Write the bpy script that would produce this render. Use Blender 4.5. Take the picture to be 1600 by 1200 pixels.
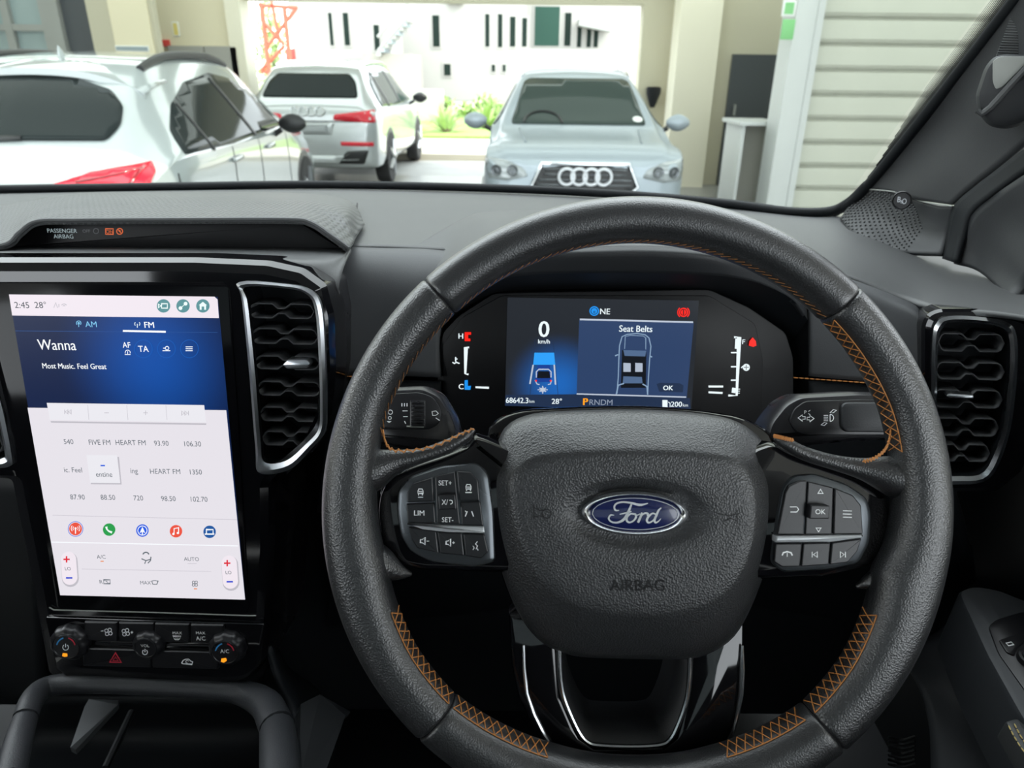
import bpy, bmesh, math, random
from math import sin, cos, tan, atan2, radians, degrees, pi, sqrt
from mathutils import Vector, Matrix
from mathutils.bvhtree import BVHTree
from mathutils.geometry import delaunay_2d_cdt

for o in list(bpy.data.objects):
    bpy.data.objects.remove(o, do_unlink=True)
SC = bpy.context.scene
COL = SC.collection
random.seed(7)

# ------------------------------------------------------------------ camera
FPX = 1109.0                      # focal length in pixels of the 1600 x 1200 frame
PITCH, ROLL = radians(24.0), radians(0.7)
CAM = Vector((0, 0, 1.60))
Fv = Vector((0, cos(PITCH), -sin(PITCH)))
_R, _U = Vector((1, 0, 0)), Vector((0, sin(PITCH), cos(PITCH)))
Rv = _R * cos(ROLL) + _U * sin(ROLL)
Uv = _U * cos(ROLL) - _R * sin(ROLL)
cd = bpy.data.cameras.new('camera')
cd.sensor_width = 36.0
cd.sensor_fit = 'HORIZONTAL'
cd.lens = 36.0 * FPX / 1600.0
cd.clip_start = 0.02
cd.clip_end = 500
cd.dof.use_dof = True
cd.dof.focus_distance = 0.53
cd.dof.aperture_fstop = 11.0
cam = bpy.data.objects.new('camera', cd)
COL.objects.link(cam)
m3 = Matrix((Rv, Uv, -Fv)).transposed()
cam.matrix_world = Matrix.Translation(CAM) @ m3.to_4x4()
SC.camera = cam

# ------------------------------------------------------------------ light
SC.view_settings.view_transform = 'Standard'
SC.view_settings.look = 'None'
SC.view_settings.gamma = 1.0
SC.view_settings.exposure = 0.12
SC.view_settings.use_curve_mapping = False
world = bpy.data.worlds.new('sky')
SC.world = world
world.use_nodes = True
wn = world.node_tree.nodes
wl = world.node_tree.links
bg = wn['Background']
bg.inputs['Color'].default_value = (0.90, 0.96, 1.0, 1)
bg.inputs['Strength'].default_value = 5.0
sun_d = bpy.data.lights.new('sun', 'SUN')
sun_d.energy = 4.0
sun_d.angle = radians(0.6)
sun_d.color = (1.0, 0.93, 0.80)
sun = bpy.data.objects.new('sun', sun_d)
COL.objects.link(sun)
sun.location = (12, -6, 14)
sun.rotation_euler = Vector((-0.75, 0.35, -0.75)).to_track_quat('-Z', 'Y').to_euler()

# ------------------------------------------------------------------ helpers: from the frame to the place
def ray(px, py):
    return Rv * ((px - 800) / FPX) - Uv * ((py - 600) / FPX) + Fv
def atD(px, py, d):
    return CAM + ray(px, py) * d
def atY(px, py, y):
    r = ray(px, py); return CAM + r * (y / r.y)
def atX(px, py, x):
    r = ray(px, py); return CAM + r * (x / r.x)
def atZ(px, py, z):
    r = ray(px, py); return CAM + r * ((z - CAM.z) / r.z)

class Plane:
    def __init__(s, o, n, ex=Vector((1, 0, 0))):
        s.o = o.copy(); s.n = n.normalized()
        s.ex = (ex - s.n * ex.dot(s.n)).normalized()
        s.ey = s.n.cross(s.ex)
    def uv(s, px, py, h=0.0):
        r = ray(px, py)
        t = (s.o + s.n * h - CAM).dot(s.n) / r.dot(s.n)
        q = CAM + r * t - s.o
        return (q.dot(s.ex), q.dot(s.ey))
    def at(s, u, v, h=0.0):
        return s.o + s.ex * u + s.ey * v + s.n * h
    def px(s, px, py, h=0.0):
        u, v = s.uv(px, py, h); return s.at(u, v, h)
    def mpp(s, px, py, h=0.0):
        return (s.px(px, py, h) - CAM).dot(Fv) / FPX

def cr(pts, n, closed=False):
    """Catmull-Rom through pts, n samples in all"""
    pts = [Vector(p) for p in pts]
    k = len(pts)
    segs = k if closed else k - 1
    out = []
    for i in range(n):
        t = i * segs / (n if closed else n - 1)
        j = min(int(t), segs - 1); f = t - j
        if closed:
            a, b, c, d = (pts[(j + q) % k] for q in (-1, 0, 1, 2))
        else:
            b, c = pts[j], pts[j + 1]
            a = pts[j - 1] if j > 0 else b * 2 - c
            d = pts[j + 2] if j + 2 < k else c * 2 - b
        out.append(0.5 * ((2 * b) + (c - a) * f + (2 * a - 5 * b + 4 * c - d) * f * f + (3 * b - a - 3 * c + d) * f ** 3))
    return out

def lerp_tab(tab, x):
    if x <= tab[0][0]: return tab[0][1]
    for (a, va), (b, vb) in zip(tab, tab[1:]):
        if x <= b: return va + (vb - va) * (x - a) / (b - a)
    return tab[-1][1]

def area2(p):
    return 0.5 * sum(p[i - 1][0] * p[i][1] - p[i][0] * p[i - 1][1] for i in range(len(p)))

def ccw(p):
    return list(p) if area2(p) > 0 else list(reversed(p))

def rounded(poly, r, seg=5):
    """round the corners of a 2D polygon (counter-clockwise out)"""
    poly = ccw(poly); n = len(poly); out = []
    for i in range(n):
        p0, p, p1 = Vector(poly[i - 1]), Vector(poly[i]), Vector(poly[(i + 1) % n])
        d0, d1 = (p0 - p), (p1 - p)
        l0, l1 = d0.length, d1.length
        if l0 < 1e-9 or l1 < 1e-9: continue
        rr = min(r, 0.45 * l0, 0.45 * l1)
        a, b = p + d0 / l0 * rr, p + d1 / l1 * rr
        for k in range(seg + 1):
            t = k / seg
            q = a * (1 - t) ** 2 + p * 2 * t * (1 - t) + b * t * t
            out.append((q.x, q.y))
    return out

def inset(poly, d):
    n = len(poly); out = []
    for i in range(n):
        p0, p, p1 = Vector(poly[i - 1]), Vector(poly[i]), Vector(poly[(i + 1) % n])
        e0, e1 = (p - p0), (p1 - p)
        if e0.length < 1e-9: e0 = e1
        if e1.length < 1e-9: e1 = e0
        e0 = e0.normalized(); e1 = e1.normalized()
        n0, n1 = Vector((-e0.y, e0.x)), Vector((-e1.y, e1.x))
        m = n0 + n1
        if m.length < 1e-6: m = n0
        m.normalize()
        k = max(0.5, m.dot(n0))
        q = p + m * (d / k)
        out.append((q.x, q.y))
    return out

_tc = {}
def text_geo(s):
    if s in _tc: return _tc[s]
    c = bpy.data.curves.new('t', 'FONT'); c.body = s; c.size = 1.0; c.resolution_u = 3
    o = bpy.data.objects.new('t', c); COL.objects.link(o)
    bpy.context.view_layer.update()
    dg = bpy.context.evaluated_depsgraph_get()
    me = bpy.data.meshes.new_from_object(o.evaluated_get(dg))
    vs = [(v.co.x, v.co.y) for v in me.vertices]
    fs = [tuple(p.vertices) for p in me.polygons]
    bpy.data.objects.remove(o, do_unlink=True); bpy.data.curves.remove(c); bpy.data.meshes.remove(me)
    _tc[s] = (vs, fs)
    return _tc[s]

class MB:
    """mesh builder: vertices in world space (or a thing's own space), faces with a material slot"""
    def __init__(s):
        s.v = []; s.f = []; s.m = []
    def add(s, vs, fs, m=0):
        b = len(s.v); s.v += [Vector(v) for v in vs]
        for f in fs:
            s.f.append([b + i for i in f]); s.m.append(m)
        return s
    def grid(s, rows, m=0, closed=False, flip=False, capa=False, capb=False):
        n = len(rows[0]); b = len(s.v)
        for r in rows: s.v += [Vector(p) for p in r]
        for i in range(len(rows) - 1):
            for j in range(n if closed else n - 1):
                k = (j + 1) % n
                q = [b + i * n + j, b + i * n + k, b + (i + 1) * n + k, b + (i + 1) * n + j]
                s.f.append(q[::-1] if flip else q); s.m.append(m)
        if capa: s.f.append([b + j for j in range(n)][::(1 if flip else -1)]); s.m.append(m)
        if capb: s.f.append([b + (len(rows) - 1) * n + j for j in range(n)][::(-1 if flip else 1)]); s.m.append(m)
        return s
    def patch(s, rows, nu=24, nv=6, m=0, flip=False):
        """rows: lists of (px,py,Y) or Vectors; smooth surface through them"""
        R = []
        for r in rows:
            pts = [p if isinstance(p, Vector) else atY(*p) for p in r]
            R.append(cr(pts, nu))
        cols = [cr([r[i] for r in R], (len(R) - 1) * nv + 1) for i in range(nu)]
        return s.grid([[cols[i][k] for i in range(nu)] for k in range(len(cols[0]))], m, flip=flip)
    def box(s, a, b, m=0):
        x0, y0, z0 = a; x1, y1, z1 = b
        vs = [(x0, y0, z0), (x1, y0, z0), (x1, y1, z0), (x0, y1, z0), (x0, y0, z1), (x1, y0, z1), (x1, y1, z1), (x0, y1, z1)]
        return s.add(vs, [(3, 2, 1, 0), (4, 5, 6, 7), (0, 1, 5, 4), (1, 2, 6, 5), (2, 3, 7, 6), (3, 0, 4, 7)], m)
    def bbox(s, a, b, bev=0.01, m=0):
        """box with chamfered vertical and top edges, built from an outline in x,y"""
        x0, y0, z0 = a; x1, y1, z1 = b
        P = Plane(Vector((0, 0, 0)), Vector((0, 0, 1)))
        return s.prism(P, [(x0, y0), (x1, y0), (x1, y1), (x0, y1)], z0, z1, bev, 0, m)
    def prism(s, pl, uvp, h0, h1, bevel=0.0, rnd=0.0, m=0, mside=None, base=True):
        p = rounded(uvp, rnd) if rnd > 0 else ccw(uvp)
        n = len(p); b = len(s.v)
        mside = m if mside is None else mside
        if bevel > 0:
            rings = [(p, h0), (p, h1 - bevel), (inset(p, bevel * 0.35), h1 - bevel * 0.3), (inset(p, bevel), h1)]
        else:
            rings = [(p, h0), (p, h1)]
        for q, h in rings:
            s.v += [pl.at(u, w, h) for u, w in q]
        for i in range(len(rings) - 1):
            for j in range(n):
                k = (j + 1) % n
                s.f.append([b + i * n + j, b + i * n + k, b + (i + 1) * n + k, b + (i + 1) * n + j]); s.m.append(mside)
        s.f.append([b + (len(rings) - 1) * n + j for j in range(n)]); s.m.append(m)
        if base: s.f.append([b + j for j in range(n)][::-1]); s.m.append(mside)
        return s
    def slab(s, pl, pxp, h0, h1, bevel=0.0, rnd=0.0, m=0, mside=None):
        """prism whose top face is traced in the frame at height h1; rnd in px"""
        c = pxp[0]
        return s.prism(pl, [pl.uv(x, y, h1) for x, y in pxp], h0, h1, bevel, rnd * pl.mpp(c[0], c[1], h1), m, mside)
    def holed(s, pl, pxp, holes, h0, h1, bevel=0.0, rnd=0.0, m=0):
        """slab with openings; outlines traced in the frame at h1"""
        c = pxp[0]
        p = rounded([pl.uv(x, y, h1) for x, y in pxp], rnd * pl.mpp(c[0], c[1], h1)) if rnd else ccw([pl.uv(x, y, h1) for x, y in pxp])
        rings = [(p, h0), (p, h1 - bevel), (inset(p, bevel * 0.35), h1 - bevel * 0.3), (inset(p, bevel), h1)] if bevel else [(p, h0), (p, h1)]
        s.grid([[pl.at(u, w, hh) for u, w in q] for q, hh in rings], m, closed=True)
        H = []
        for hp in holes:
            q = cr([Vector(pl.uv(x, y, h1) + (0,)) for x, y in hp], 60, True)
            q = ccw([(a.x, a.y) for a in q]); H.append(q)
            s.grid([[pl.at(u, w, hh) for u, w in q] for hh in (h1, h0)], m, closed=True)
        vs = []; es = []
        for q in [rings[-1][0]] + H:
            b = len(vs); vs += [Vector(x) for x in q]
            es += [(b + i, b + (i + 1) % len(q)) for i in range(len(q))]
        V, _, F_, *_ = delaunay_2d_cdt(vs, es, [], 1, 1e-7)
        def inp(q, x, y):
            c = False
            for i in range(len(q)):
                (x0, y0), (x1, y1) = q[i - 1], q[i]
                if (y0 > y) != (y1 > y) and x < (x1 - x0) * (y - y0) / (y1 - y0) + x0: c = not c
            return c
        fs = []
        for f in F_:
            cx, cy = sum(V[i].x for i in f) / len(f), sum(V[i].y for i in f) / len(f)
            if any(inp(q, cx, cy) for q in H) or not inp(rings[-1][0], cx, cy): continue
            a = area2([V[i] for i in f]); fs.append(list(f) if a > 0 else list(f)[::-1])
        s.add([pl.at(v.x, v.y, h1) for v in V], fs, m)
        return s
    def frame(s, pl, outer, inner, h0, h1, m=0, lip=0.0):
        """ring between two outlines with the same number of uv points"""
        n = len(outer); b = len(s.v)
        mid = [((a[0] + c[0]) / 2, (a[1] + c[1]) / 2) for a, c in zip(outer, inner)]
        rings = [(outer, h0), (outer, h1 - lip), (mid, h1), (inner, h1 - lip), (inner, h0)]
        for q, h in rings: s.v += [pl.at(u, w, h) for u, w in q]
        for i in range(4):
            for j in range(n):
                k = (j + 1) % n
                s.f.append([b + i * n + j, b + i * n + k, b + (i + 1) * n + k, b + (i + 1) * n + j]); s.m.append(m)
        return s
    def tube(s, pts, rad, k=10, m=0, cap=True, squash=None):
        pts = [Vector(p) for p in pts]; n = len(pts)
        rad = rad if isinstance(rad, (list, tuple)) else [rad] * n
        rows = []; up = None
        for i in range(n):
            t = (pts[min(i + 1, n - 1)] - pts[max(i - 1, 0)]).normalized()
            if up is None:
                up = Vector((0, 0, 1)) if abs(t.z) < 0.9 else Vector((1, 0, 0))
                if squash: up = squash[0]
            a = up - t * up.dot(t)
            if a.length < 1e-6: a = t.orthogonal()
            a.normalize(); b = t.cross(a); up = a if not squash else up
            sq = squash[1] if squash else 1.0
            rows.append([pts[i] + (a * cos(2 * pi * j / k) * sq + b * sin(2 * pi * j / k)) * rad[i] for j in range(k)])
        return s.grid(rows, m, closed=True, capa=cap, capb=cap)
    def lathe(s, o, axis, prof, k=24, m=0, lobes=0, depth=0.0):
        """prof: list of (radius, height along axis)"""
        ax = axis.normalized(); a = ax.orthogonal().normalized(); b = ax.cross(a)
        rows = []
        for r, h in prof:
            rows.append([o + ax * h + (a * cos(2 * pi * j / k) + b * sin(2 * pi * j / k)) * (r * (1 - (depth * (0.5 - 0.5 * cos(lobes * 2 * pi * j / k)) if lobes else 0))) for j in range(k)])
        return s.grid(rows, m, closed=True, capa=True, capb=True)
    # ---- flat marks on a plane, traced in the frame
    def mark(s, pl, pxp, h, m=0):
        vs = [pl.px(x, y, h) for x, y in ccw([(x, -y) for x, y in pxp]) for y in (-y,)]
        b = len(s.v); s.v += vs; s.f.append(list(range(b, b + len(vs)))); s.m.append(m); return s
    def stroke(s, pl, pxp, w, h, m=0, closed=False):
        p = [Vector((x, y)) for x, y in pxp]; n = len(p); L = []; Rr = []
        for i in range(n):
            a = p[i - 1] if (i > 0 or closed) else p[i]
            c = p[(i + 1) % n] if (i < n - 1 or closed) else p[i]
            t = (c - a)
            t = t.normalized() if t.length > 1e-9 else Vector((1, 0))
            nn = Vector((-t.y, t.x))
            e0 = (p[i] - a); k = 1.0
            if e0.length > 1e-9: k = 1 / max(0.5, abs(Vector((-e0.y, e0.x)).normalized().dot(nn)))
            ww = w[i] if isinstance(w, (list, tuple)) else w
            L.append(p[i] + nn * ww / 2 * k); Rr.append(p[i] - nn * ww / 2 * k)
        b = len(s.v)
        for q, r in zip(L, Rr): s.v += [pl.px(q.x, q.y, h), pl.px(r.x, r.y, h)]
        for i in range(n if closed else n - 1):
            j = (i + 1) % n
            s.f.append([b + 2 * i, b + 2 * j, b + 2 * j + 1, b + 2 * i + 1]); s.m.append(m)
        return s
    def disc(s, pl, cx, cy, r, h, m=0, k=24, ry=None):
        ry = ry or r
        return s.mark(pl, [(cx + r * cos(2 * pi * i / k), cy + ry * sin(2 * pi * i / k)) for i in range(k)], h, m)
    def ring(s, pl, cx, cy, r, w, h, m=0, k=24, a0=0, a1=360):
        full = a1 - a0 >= 360
        pts = [(cx + r * cos(radians(a0 + (a1 - a0) * i / k)), cy - r * sin(radians(a0 + (a1 - a0) * i / k))) for i in range(k if full else k + 1)]
        return s.stroke(pl, pts, w, h, m, closed=full)
    def text(s, pl, t, px, py, size, h, m=0, align='C', sx=1.0, bold=0.0):
        """cap height about 0.7*size px; (px,py) is the middle of the lettering"""
        vs, fs = text_geo(t)
        xs = [v[0] for v in vs]; x0, x1 = min(xs), max(xs)
        k = pl.mpp(px, py, h) * size
        u0, v0 = pl.uv(px, py, h)
        ox = {'C': -(x0 + x1) / 2, 'L': -x0, 'R': -x1}[align]
        s.add([pl.at(u0 + (x + ox) * k * sx, v0 + (y - 0.35) * k, h) for x, y in vs], fs, m)
        if bold:
            for d in (-bold, bold):
                s.add([pl.at(u0 + (x + ox) * k * sx + d * pl.mpp(px, py, h), v0 + (y - 0.35) * k, h - 0.00004) for x, y in vs], fs, m)
        return s

class Thing:
    def __init__(s, name, loc, label=None, cat=None, group=None, kind=None, rotz=0.0):
        s.o = bpy.data.objects.new(name, None); COL.objects.link(s.o)
        s.o.empty_display_size = 0.05
        s.loc = Vector(loc); s.o.location = s.loc; s.o.rotation_euler = (0, 0, rotz)
        s.local = False
        tag(s.o, label, cat, group, kind)
    def part(s, name, mb, mats, parent=None, smooth=35, label=None, kind=None, solid=0.0, bev=0.0):
        off = Vector((0, 0, 0)) if s.local else s.loc
        if solid > 0 and not s.local:           # shells thicken away from the cabin side
            d = 0.0
            for f in mb.f:
                a, b, c = (mb.v[i] for i in f[:3])
                d += (b - a).cross(c - a).dot(CAM - a)
            if d < 0: mb.f = [f[::-1] for f in mb.f]
        o = make(name, mb, mats, off, smooth)
        o.parent = parent or s.o
        if label: o['label'] = label
        if kind: o['kind'] = kind
        if solid:
            md = o.modifiers.new('thickness', 'SOLIDIFY'); md.thickness = solid; md.offset = -1
        if bev:
            md = o.modifiers.new('edge', 'BEVEL'); md.width = bev; md.segments = 2; md.limit_method = 'ANGLE'
        return o

def tag(o, label=None, cat=None, group=None, kind=None):
    if label: o['label'] = label
    if cat: o['category'] = cat
    if group: o['group'] = group
    if kind: o['kind'] = kind
    return o

def make(name, mb, mats, off=Vector((0, 0, 0)), smooth=35):
    me = bpy.data.meshes.new(name)
    me.from_pydata([v - off for v in mb.v], [], mb.f)
    mats = mats if isinstance(mats, (list, tuple)) else [mats]
    for mt in mats: me.materials.append(mt)
    if len(mats) > 1: me.polygons.foreach_set('material_index', mb.m)
    if smooth:
        me.polygons.foreach_set('use_smooth', [len(f) <= 4 for f in mb.f])
        me.set_sharp_from_angle(angle=radians(smooth))
    me.update()
    o = bpy.data.objects.new(name, me); COL.objects.link(o)
    return o

def single(name, mb, mats, label, cat, group=None, kind=None, smooth=35, solid=0.0, loc=None):
    loc = Vector(loc) if loc is not None else Vector((sum(v.x for v in mb.v) / len(mb.v), sum(v.y for v in mb.v) / len(mb.v), min(v.z for v in mb.v)))
    o = make(name, mb, mats, loc, smooth); o.location = loc
    if solid:
        md = o.modifiers.new('thickness', 'SOLIDIFY'); md.thickness = solid; md.offset = -1
    return tag(o, label, cat, group, kind)

def struct(name, mb, mats, smooth=35):
    o = make(name, mb, mats, Vector((0, 0, 0)), smooth); o['kind'] = 'structure'; return o

def struct_child(o, name, mb, mats, smooth=35):
    c = make(name, mb, mats, Vector((0, 0, 0)), smooth); c.parent = o; return c

# ------------------------------------------------------------------ materials
def lin(c):
    return c / 12.92 if c <= 0.04045 else ((c + 0.055) / 1.055) ** 2.4
def srgb(h):
    h = h.lstrip('#'); return tuple(lin(int(h[i:i + 2], 16) / 255) for i in (0, 2, 4)) + (1,)

def mat(name, col, rough=0.5, metal=0.0, spec=0.5, coat=0.0, grain=None, vary=0.0, vscale=6.0):
    """grain: (kind, scale, strength, distance)"""
    m = bpy.data.materials.new(name); m.use_nodes = True
    nt = m.node_tree; b = nt.nodes['Principled BSDF']
    c = srgb(col) if isinstance(col, str) else tuple(col) + (1,)
    b.inputs['Base Color'].default_value = c
    b.inputs['Roughness'].default_value = rough
    b.inputs['Metallic'].default_value = metal
    b.inputs['Specular IOR Level'].default_value = spec
    b.inputs['Coat Weight'].default_value = coat
    b.inputs['Coat Roughness'].default_value = 0.03
    tc = nt.nodes.new('ShaderNodeTexCoord')
    nz = nt.nodes.new('ShaderNodeTexNoise'); nz.inputs['Scale'].default_value = vscale
    nz.inputs['Detail'].default_value = 5
    nt.links.new(tc.outputs['Object'], nz.inputs['Vector'])
    mp = nt.nodes.new('ShaderNodeMapRange')
    mp.inputs['To Min'].default_value = max(0.02, rough - 0.05 - 0.1 * vary); mp.inputs['To Max'].default_value = min(1, rough + 0.05 + 0.1 * vary)
    nt.links.new(nz.outputs['Fac'], mp.inputs['Value'])
    if rough > 0.12: nt.links.new(mp.outputs['Result'], b.inputs['Roughness'])
    if vary > 0:
        mx = nt.nodes.new('ShaderNodeMix'); mx.data_type = 'RGBA'
        mx.inputs['A'].default_value = tuple(x * (1 - vary) for x in c[:3]) + (1,)
        mx.inputs['B'].default_value = tuple(min(1, x * (1 + vary)) for x in c[:3]) + (1,)
        nt.links.new(nz.outputs['Fac'], mx.inputs['Factor'])
        nt.links.new(mx.outputs['Result'], b.inputs['Base Color'])
    if grain:
        kind, sc, st, di = grain
        if kind == 'cell':
            t = nt.nodes.new('ShaderNodeTexVoronoi'); t.feature = 'F1'; t.inputs['Scale'].default_value = sc
            out = t.outputs['Distance']
        elif kind == 'wave':
            t = nt.nodes.new('ShaderNodeTexWave'); t.inputs['Scale'].default_value = sc
            t.inputs['Distortion'].default_value = 0; out = t.outputs['Fac']
        else:
            t = nt.nodes.new('ShaderNodeTexNoise'); t.inputs['Scale'].default_value = sc
            t.inputs['Detail'].default_value = 3; out = t.outputs['Fac']
        nt.links.new(tc.outputs['Object'], t.inputs['Vector'])
        bp = nt.nodes.new('ShaderNodeBump'); bp.inputs['Strength'].default_value = st
        bp.inputs['Distance'].default_value = di
        nt.links.new(out, bp.inputs['Height'])
        nt.links.new(bp.outputs['Normal'], b.inputs['Normal'])
        nt.links.new(bp.outputs['Normal'], b.inputs['Coat Normal'])
    return m

def dimpled(name, col, rough, sx, sy, strength, dist):
    m = mat(name, col, rough)
    nt = m.node_tree; b = nt.nodes['Principled BSDF']
    tc = nt.nodes.new('ShaderNodeTexCoord')
    outs = []
    for d, sc in (('X', sx), ('Y', sy)):
        w = nt.nodes.new('ShaderNodeTexWave'); w.bands_direction = d; w.inputs['Scale'].default_value = sc
        nt.links.new(tc.outputs['Object'], w.inputs['Vector']); outs.append(w.outputs['Fac'])
    mm = nt.nodes.new('ShaderNodeMath'); mm.operation = 'MULTIPLY'
    nt.links.new(outs[0], mm.inputs[0]); nt.links.new(outs[1], mm.inputs[1])
    bp = nt.nodes.new('ShaderNodeBump'); bp.inputs['Strength'].default_value = strength; bp.inputs['Distance'].default_value = dist
    nt.links.new(mm.outputs[0], bp.inputs['Height']); nt.links.new(bp.outputs['Normal'], b.inputs['Normal'])
    return m

def emit(name, col, strength=1.0):
    m = bpy.data.materials.new(name); m.use_nodes = True
    nt = m.node_tree; b = nt.nodes['Principled BSDF']
    b.inputs['Base Color'].default_value = (0.005, 0.005, 0.006, 1)
    b.inputs['Roughness'].default_value = 0.35
    b.inputs['Specular IOR Level'].default_value = 0.2
    b.inputs['Emission Color'].default_value = srgb(col)
    b.inputs['Emission Strength'].default_value = strength
    return m

def glass(name, tint=(0.93, 0.97, 0.95), rough=0.0, refl=1.0):
    m = bpy.data.materials.new(name); m.use_nodes = True
    nt = m.node_tree; nt.nodes.clear()
    out = nt.nodes.new('ShaderNodeOutputMaterial')
    tr = nt.nodes.new('ShaderNodeBsdfTransparent'); tr.inputs['Color'].default_value = tuple(tint) + (1,)
    gl = nt.nodes.new('ShaderNodeBsdfGlossy'); gl.inputs['Roughness'].default_value = rough
    gl.inputs['Color'].default_value = (refl, refl, refl, 1)
    fr = nt.nodes.new('ShaderNodeFresnel'); fr.inputs['IOR'].default_value = 1.45
    mx = nt.nodes.new('ShaderNodeMixShader')
    nt.links.new(fr.outputs[0], mx.inputs[0]); nt.links.new(tr.outputs[0], mx.inputs[1]); nt.links.new(gl.outputs[0], mx.inputs[2])
    nt.links.new(mx.outputs[0], out.inputs[0])
    return m

M = {}
M['dash'] = mat('dash_soft_plastic', (0.060, 0.062, 0.064), 0.50, grain=('noise', 900, 0.25, 0.0006))
M['dash_speaker'] = dimpled('dash_speaker_grille', (0.062, 0.064, 0.066), 0.45, 55, 32, 1.0, 0.0012)
M['fascia'] = mat('fascia_plastic', (0.046, 0.048, 0.052), 0.52, grain=('noise', 1200, 0.2, 0.0005))
M['leather'] = mat('wheel_leather', (0.014, 0.0145, 0.016), 0.38, spec=0.8, grain=('cell', 950, 0.5, 0.0004))
M['leather_smooth'] = mat('wheel_leather_smooth', (0.014, 0.0145, 0.016), 0.38, spec=0.8, grain=('cell', 1100, 0.40, 0.0003))
M['pad'] = mat('airbag_cover_plastic', (0.018, 0.019, 0.021), 0.40, spec=0.8, grain=('cell', 850, 0.55, 0.0005))
M['gloss'] = mat('gloss_black_plastic', (0.004, 0.004, 0.005), 0.06, spec=0.6)
M['satin_black'] = mat('satin_black_plastic', (0.012, 0.012, 0.014), 0.28)
M['panel_black'] = mat('dark_screen_surround', (0.006, 0.006, 0.007), 0.45, spec=0.3)
M['screen_glass'] = mat('screen_cover_glass', (0.004, 0.004, 0.005), 0.10, spec=0.2)
M['brace'] = mat('dark_silver_plastic', (0.075, 0.08, 0.085), 0.4)
M['black'] = mat('matte_black_plastic', (0.006, 0.0075, 0.0095), 0.6, spec=0.25)
M['button'] = mat('button_black_plastic', (0.010, 0.010, 0.012), 0.35)
M['gunmetal'] = mat('gunmetal_satin_trim', (0.10, 0.11, 0.12), 0.28, metal=0.7)
for k_ in ('leather', 'leather_smooth'):
    b_ = M[k_].node_tree.nodes['Principled BSDF']; b_.inputs['Coat Weight'].default_value = 0.55; b_.inputs['Coat Roughness'].default_value = 0.32
M['grey_dark'] = mat('dark_grey_plastic', (0.016, 0.0175, 0.020), 0.55, grain=('noise', 900, 0.2, 0.0005))
M['chrome'] = mat('satin_chrome', (0.62, 0.64, 0.66), 0.18, metal=1.0)
M['alu'] = mat('brushed_silver_trim', (0.55, 0.57, 0.60), 0.32, metal=1.0)
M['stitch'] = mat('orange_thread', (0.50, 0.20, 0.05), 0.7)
M['stitch_y'] = mat('yellow_thread', (0.62, 0.47, 0.16), 0.7)
M['print'] = mat('white_print', (0.95, 0.97, 0.97), 0.5)
M['silver_paint'] = mat('silver_painted_trim', (0.52, 0.54, 0.56), 0.3, metal=0.35)
M['door_grey'] = mat('door_trim_plastic', (0.045, 0.048, 0.054), 0.5, grain=('noise', 900, 0.2, 0.0005))
M['louvre'] = mat('vent_louvre_plastic', (0.05, 0.052, 0.056), 0.45)
M['hoop'] = mat('console_leather_grain', (0.026, 0.028, 0.032), 0.5, grain=('noise', 700, 0.4, 0.0006))
M['print_dim'] = mat('grey_print', (0.035, 0.036, 0.04), 0.35)
M['print_red'] = mat('red_print', (0.60, 0.03, 0.06), 0.5)
M['print_blue'] = mat('blue_print', (0.05, 0.30, 0.65), 0.5)
M['lamp_amber'] = emit('amber_indicator_light', '#ff9a1e', 1.1)
M['lamp_white'] = emit('lit_white_lettering', '#9fb0b4', 0.8)
M['stitch_dim'] = mat('orange_thread_shade_tone', (0.32, 0.14, 0.045), 0.7)  # darker copy of the orange thread, rim shade put into its colour
M['lamp_orange'] = emit('orange_warning_light', '#e0662c', 0.8)
M['seam'] = mat('dark_seam', (0.004, 0.004, 0.005), 0.7)
M['logo_blue'] = mat('badge_blue_enamel', (0.010, 0.016, 0.085), 0.15, coat=0.6)
M['logo_silver'] = mat('badge_silver', (0.62, 0.64, 0.67), 0.3, metal=0.35)
M['windshield'] = glass('windshield_glass', (0.95, 0.98, 0.96), refl=0.35)
M['frit'] = mat('glass_frit_black', (0.006, 0.006, 0.007), 0.35)
# ------------------------------------------------------------------ the place outside the truck
M['concrete'] = mat('garage_floor_screed', (0.20, 0.20, 0.19), 0.30, vary=0.25, vscale=1.2)
M['road'] = mat('outdoor_paving', (0.30, 0.30, 0.29), 0.8, vary=0.2, vscale=2.0)
M['kerb'] = mat('pale_paving', (0.46, 0.43, 0.36), 0.8, vary=0.08, vscale=2.0)
M['beige'] = mat('beige_wall_paint', (0.70, 0.64, 0.46), 0.7, vary=0.04, vscale=1.5)
M['beige_dark'] = mat('olive_beige_paint', (0.52, 0.49, 0.37), 0.7, vary=0.04, vscale=1.5)
M['cream'] = mat('cream_pillar_paint', (0.74, 0.70, 0.56), 0.65, vary=0.03, vscale=1.5)
M['white_wall'] = mat('white_render', (0.36, 0.355, 0.335), 0.8, vary=0.04, vscale=0.8)
M['white_wall2'] = mat('cream_render', (0.30, 0.295, 0.265), 0.8, vary=0.04, vscale=0.8)
M['shutter'] = mat('painted_steel_shutter', (0.49, 0.50, 0.43), 0.40, vary=0.06, vscale=3)
M['white_paint'] = mat('white_paint', (0.55, 0.57, 0.56), 0.45, vary=0.03)
M['dark_panel'] = mat('dark_grey_door', (0.060, 0.068, 0.075), 0.4)
M['alu_frame'] = mat('grey_aluminium_frame', (0.30, 0.31, 0.29), 0.45)
M['pane'] = mat('window_pane', (0.30, 0.38, 0.38), 0.08, spec=0.8)
M['pane_dark'] = mat('dark_window_pane', (0.012, 0.022, 0.018), 0.6, spec=0.05)
M['pane_teal'] = mat('teal_window_pane', (0.03, 0.07, 0.055), 0.6, spec=0.05)
M['ceiling'] = mat('pale_ceiling', (0.62, 0.61, 0.56), 0.8)
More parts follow.
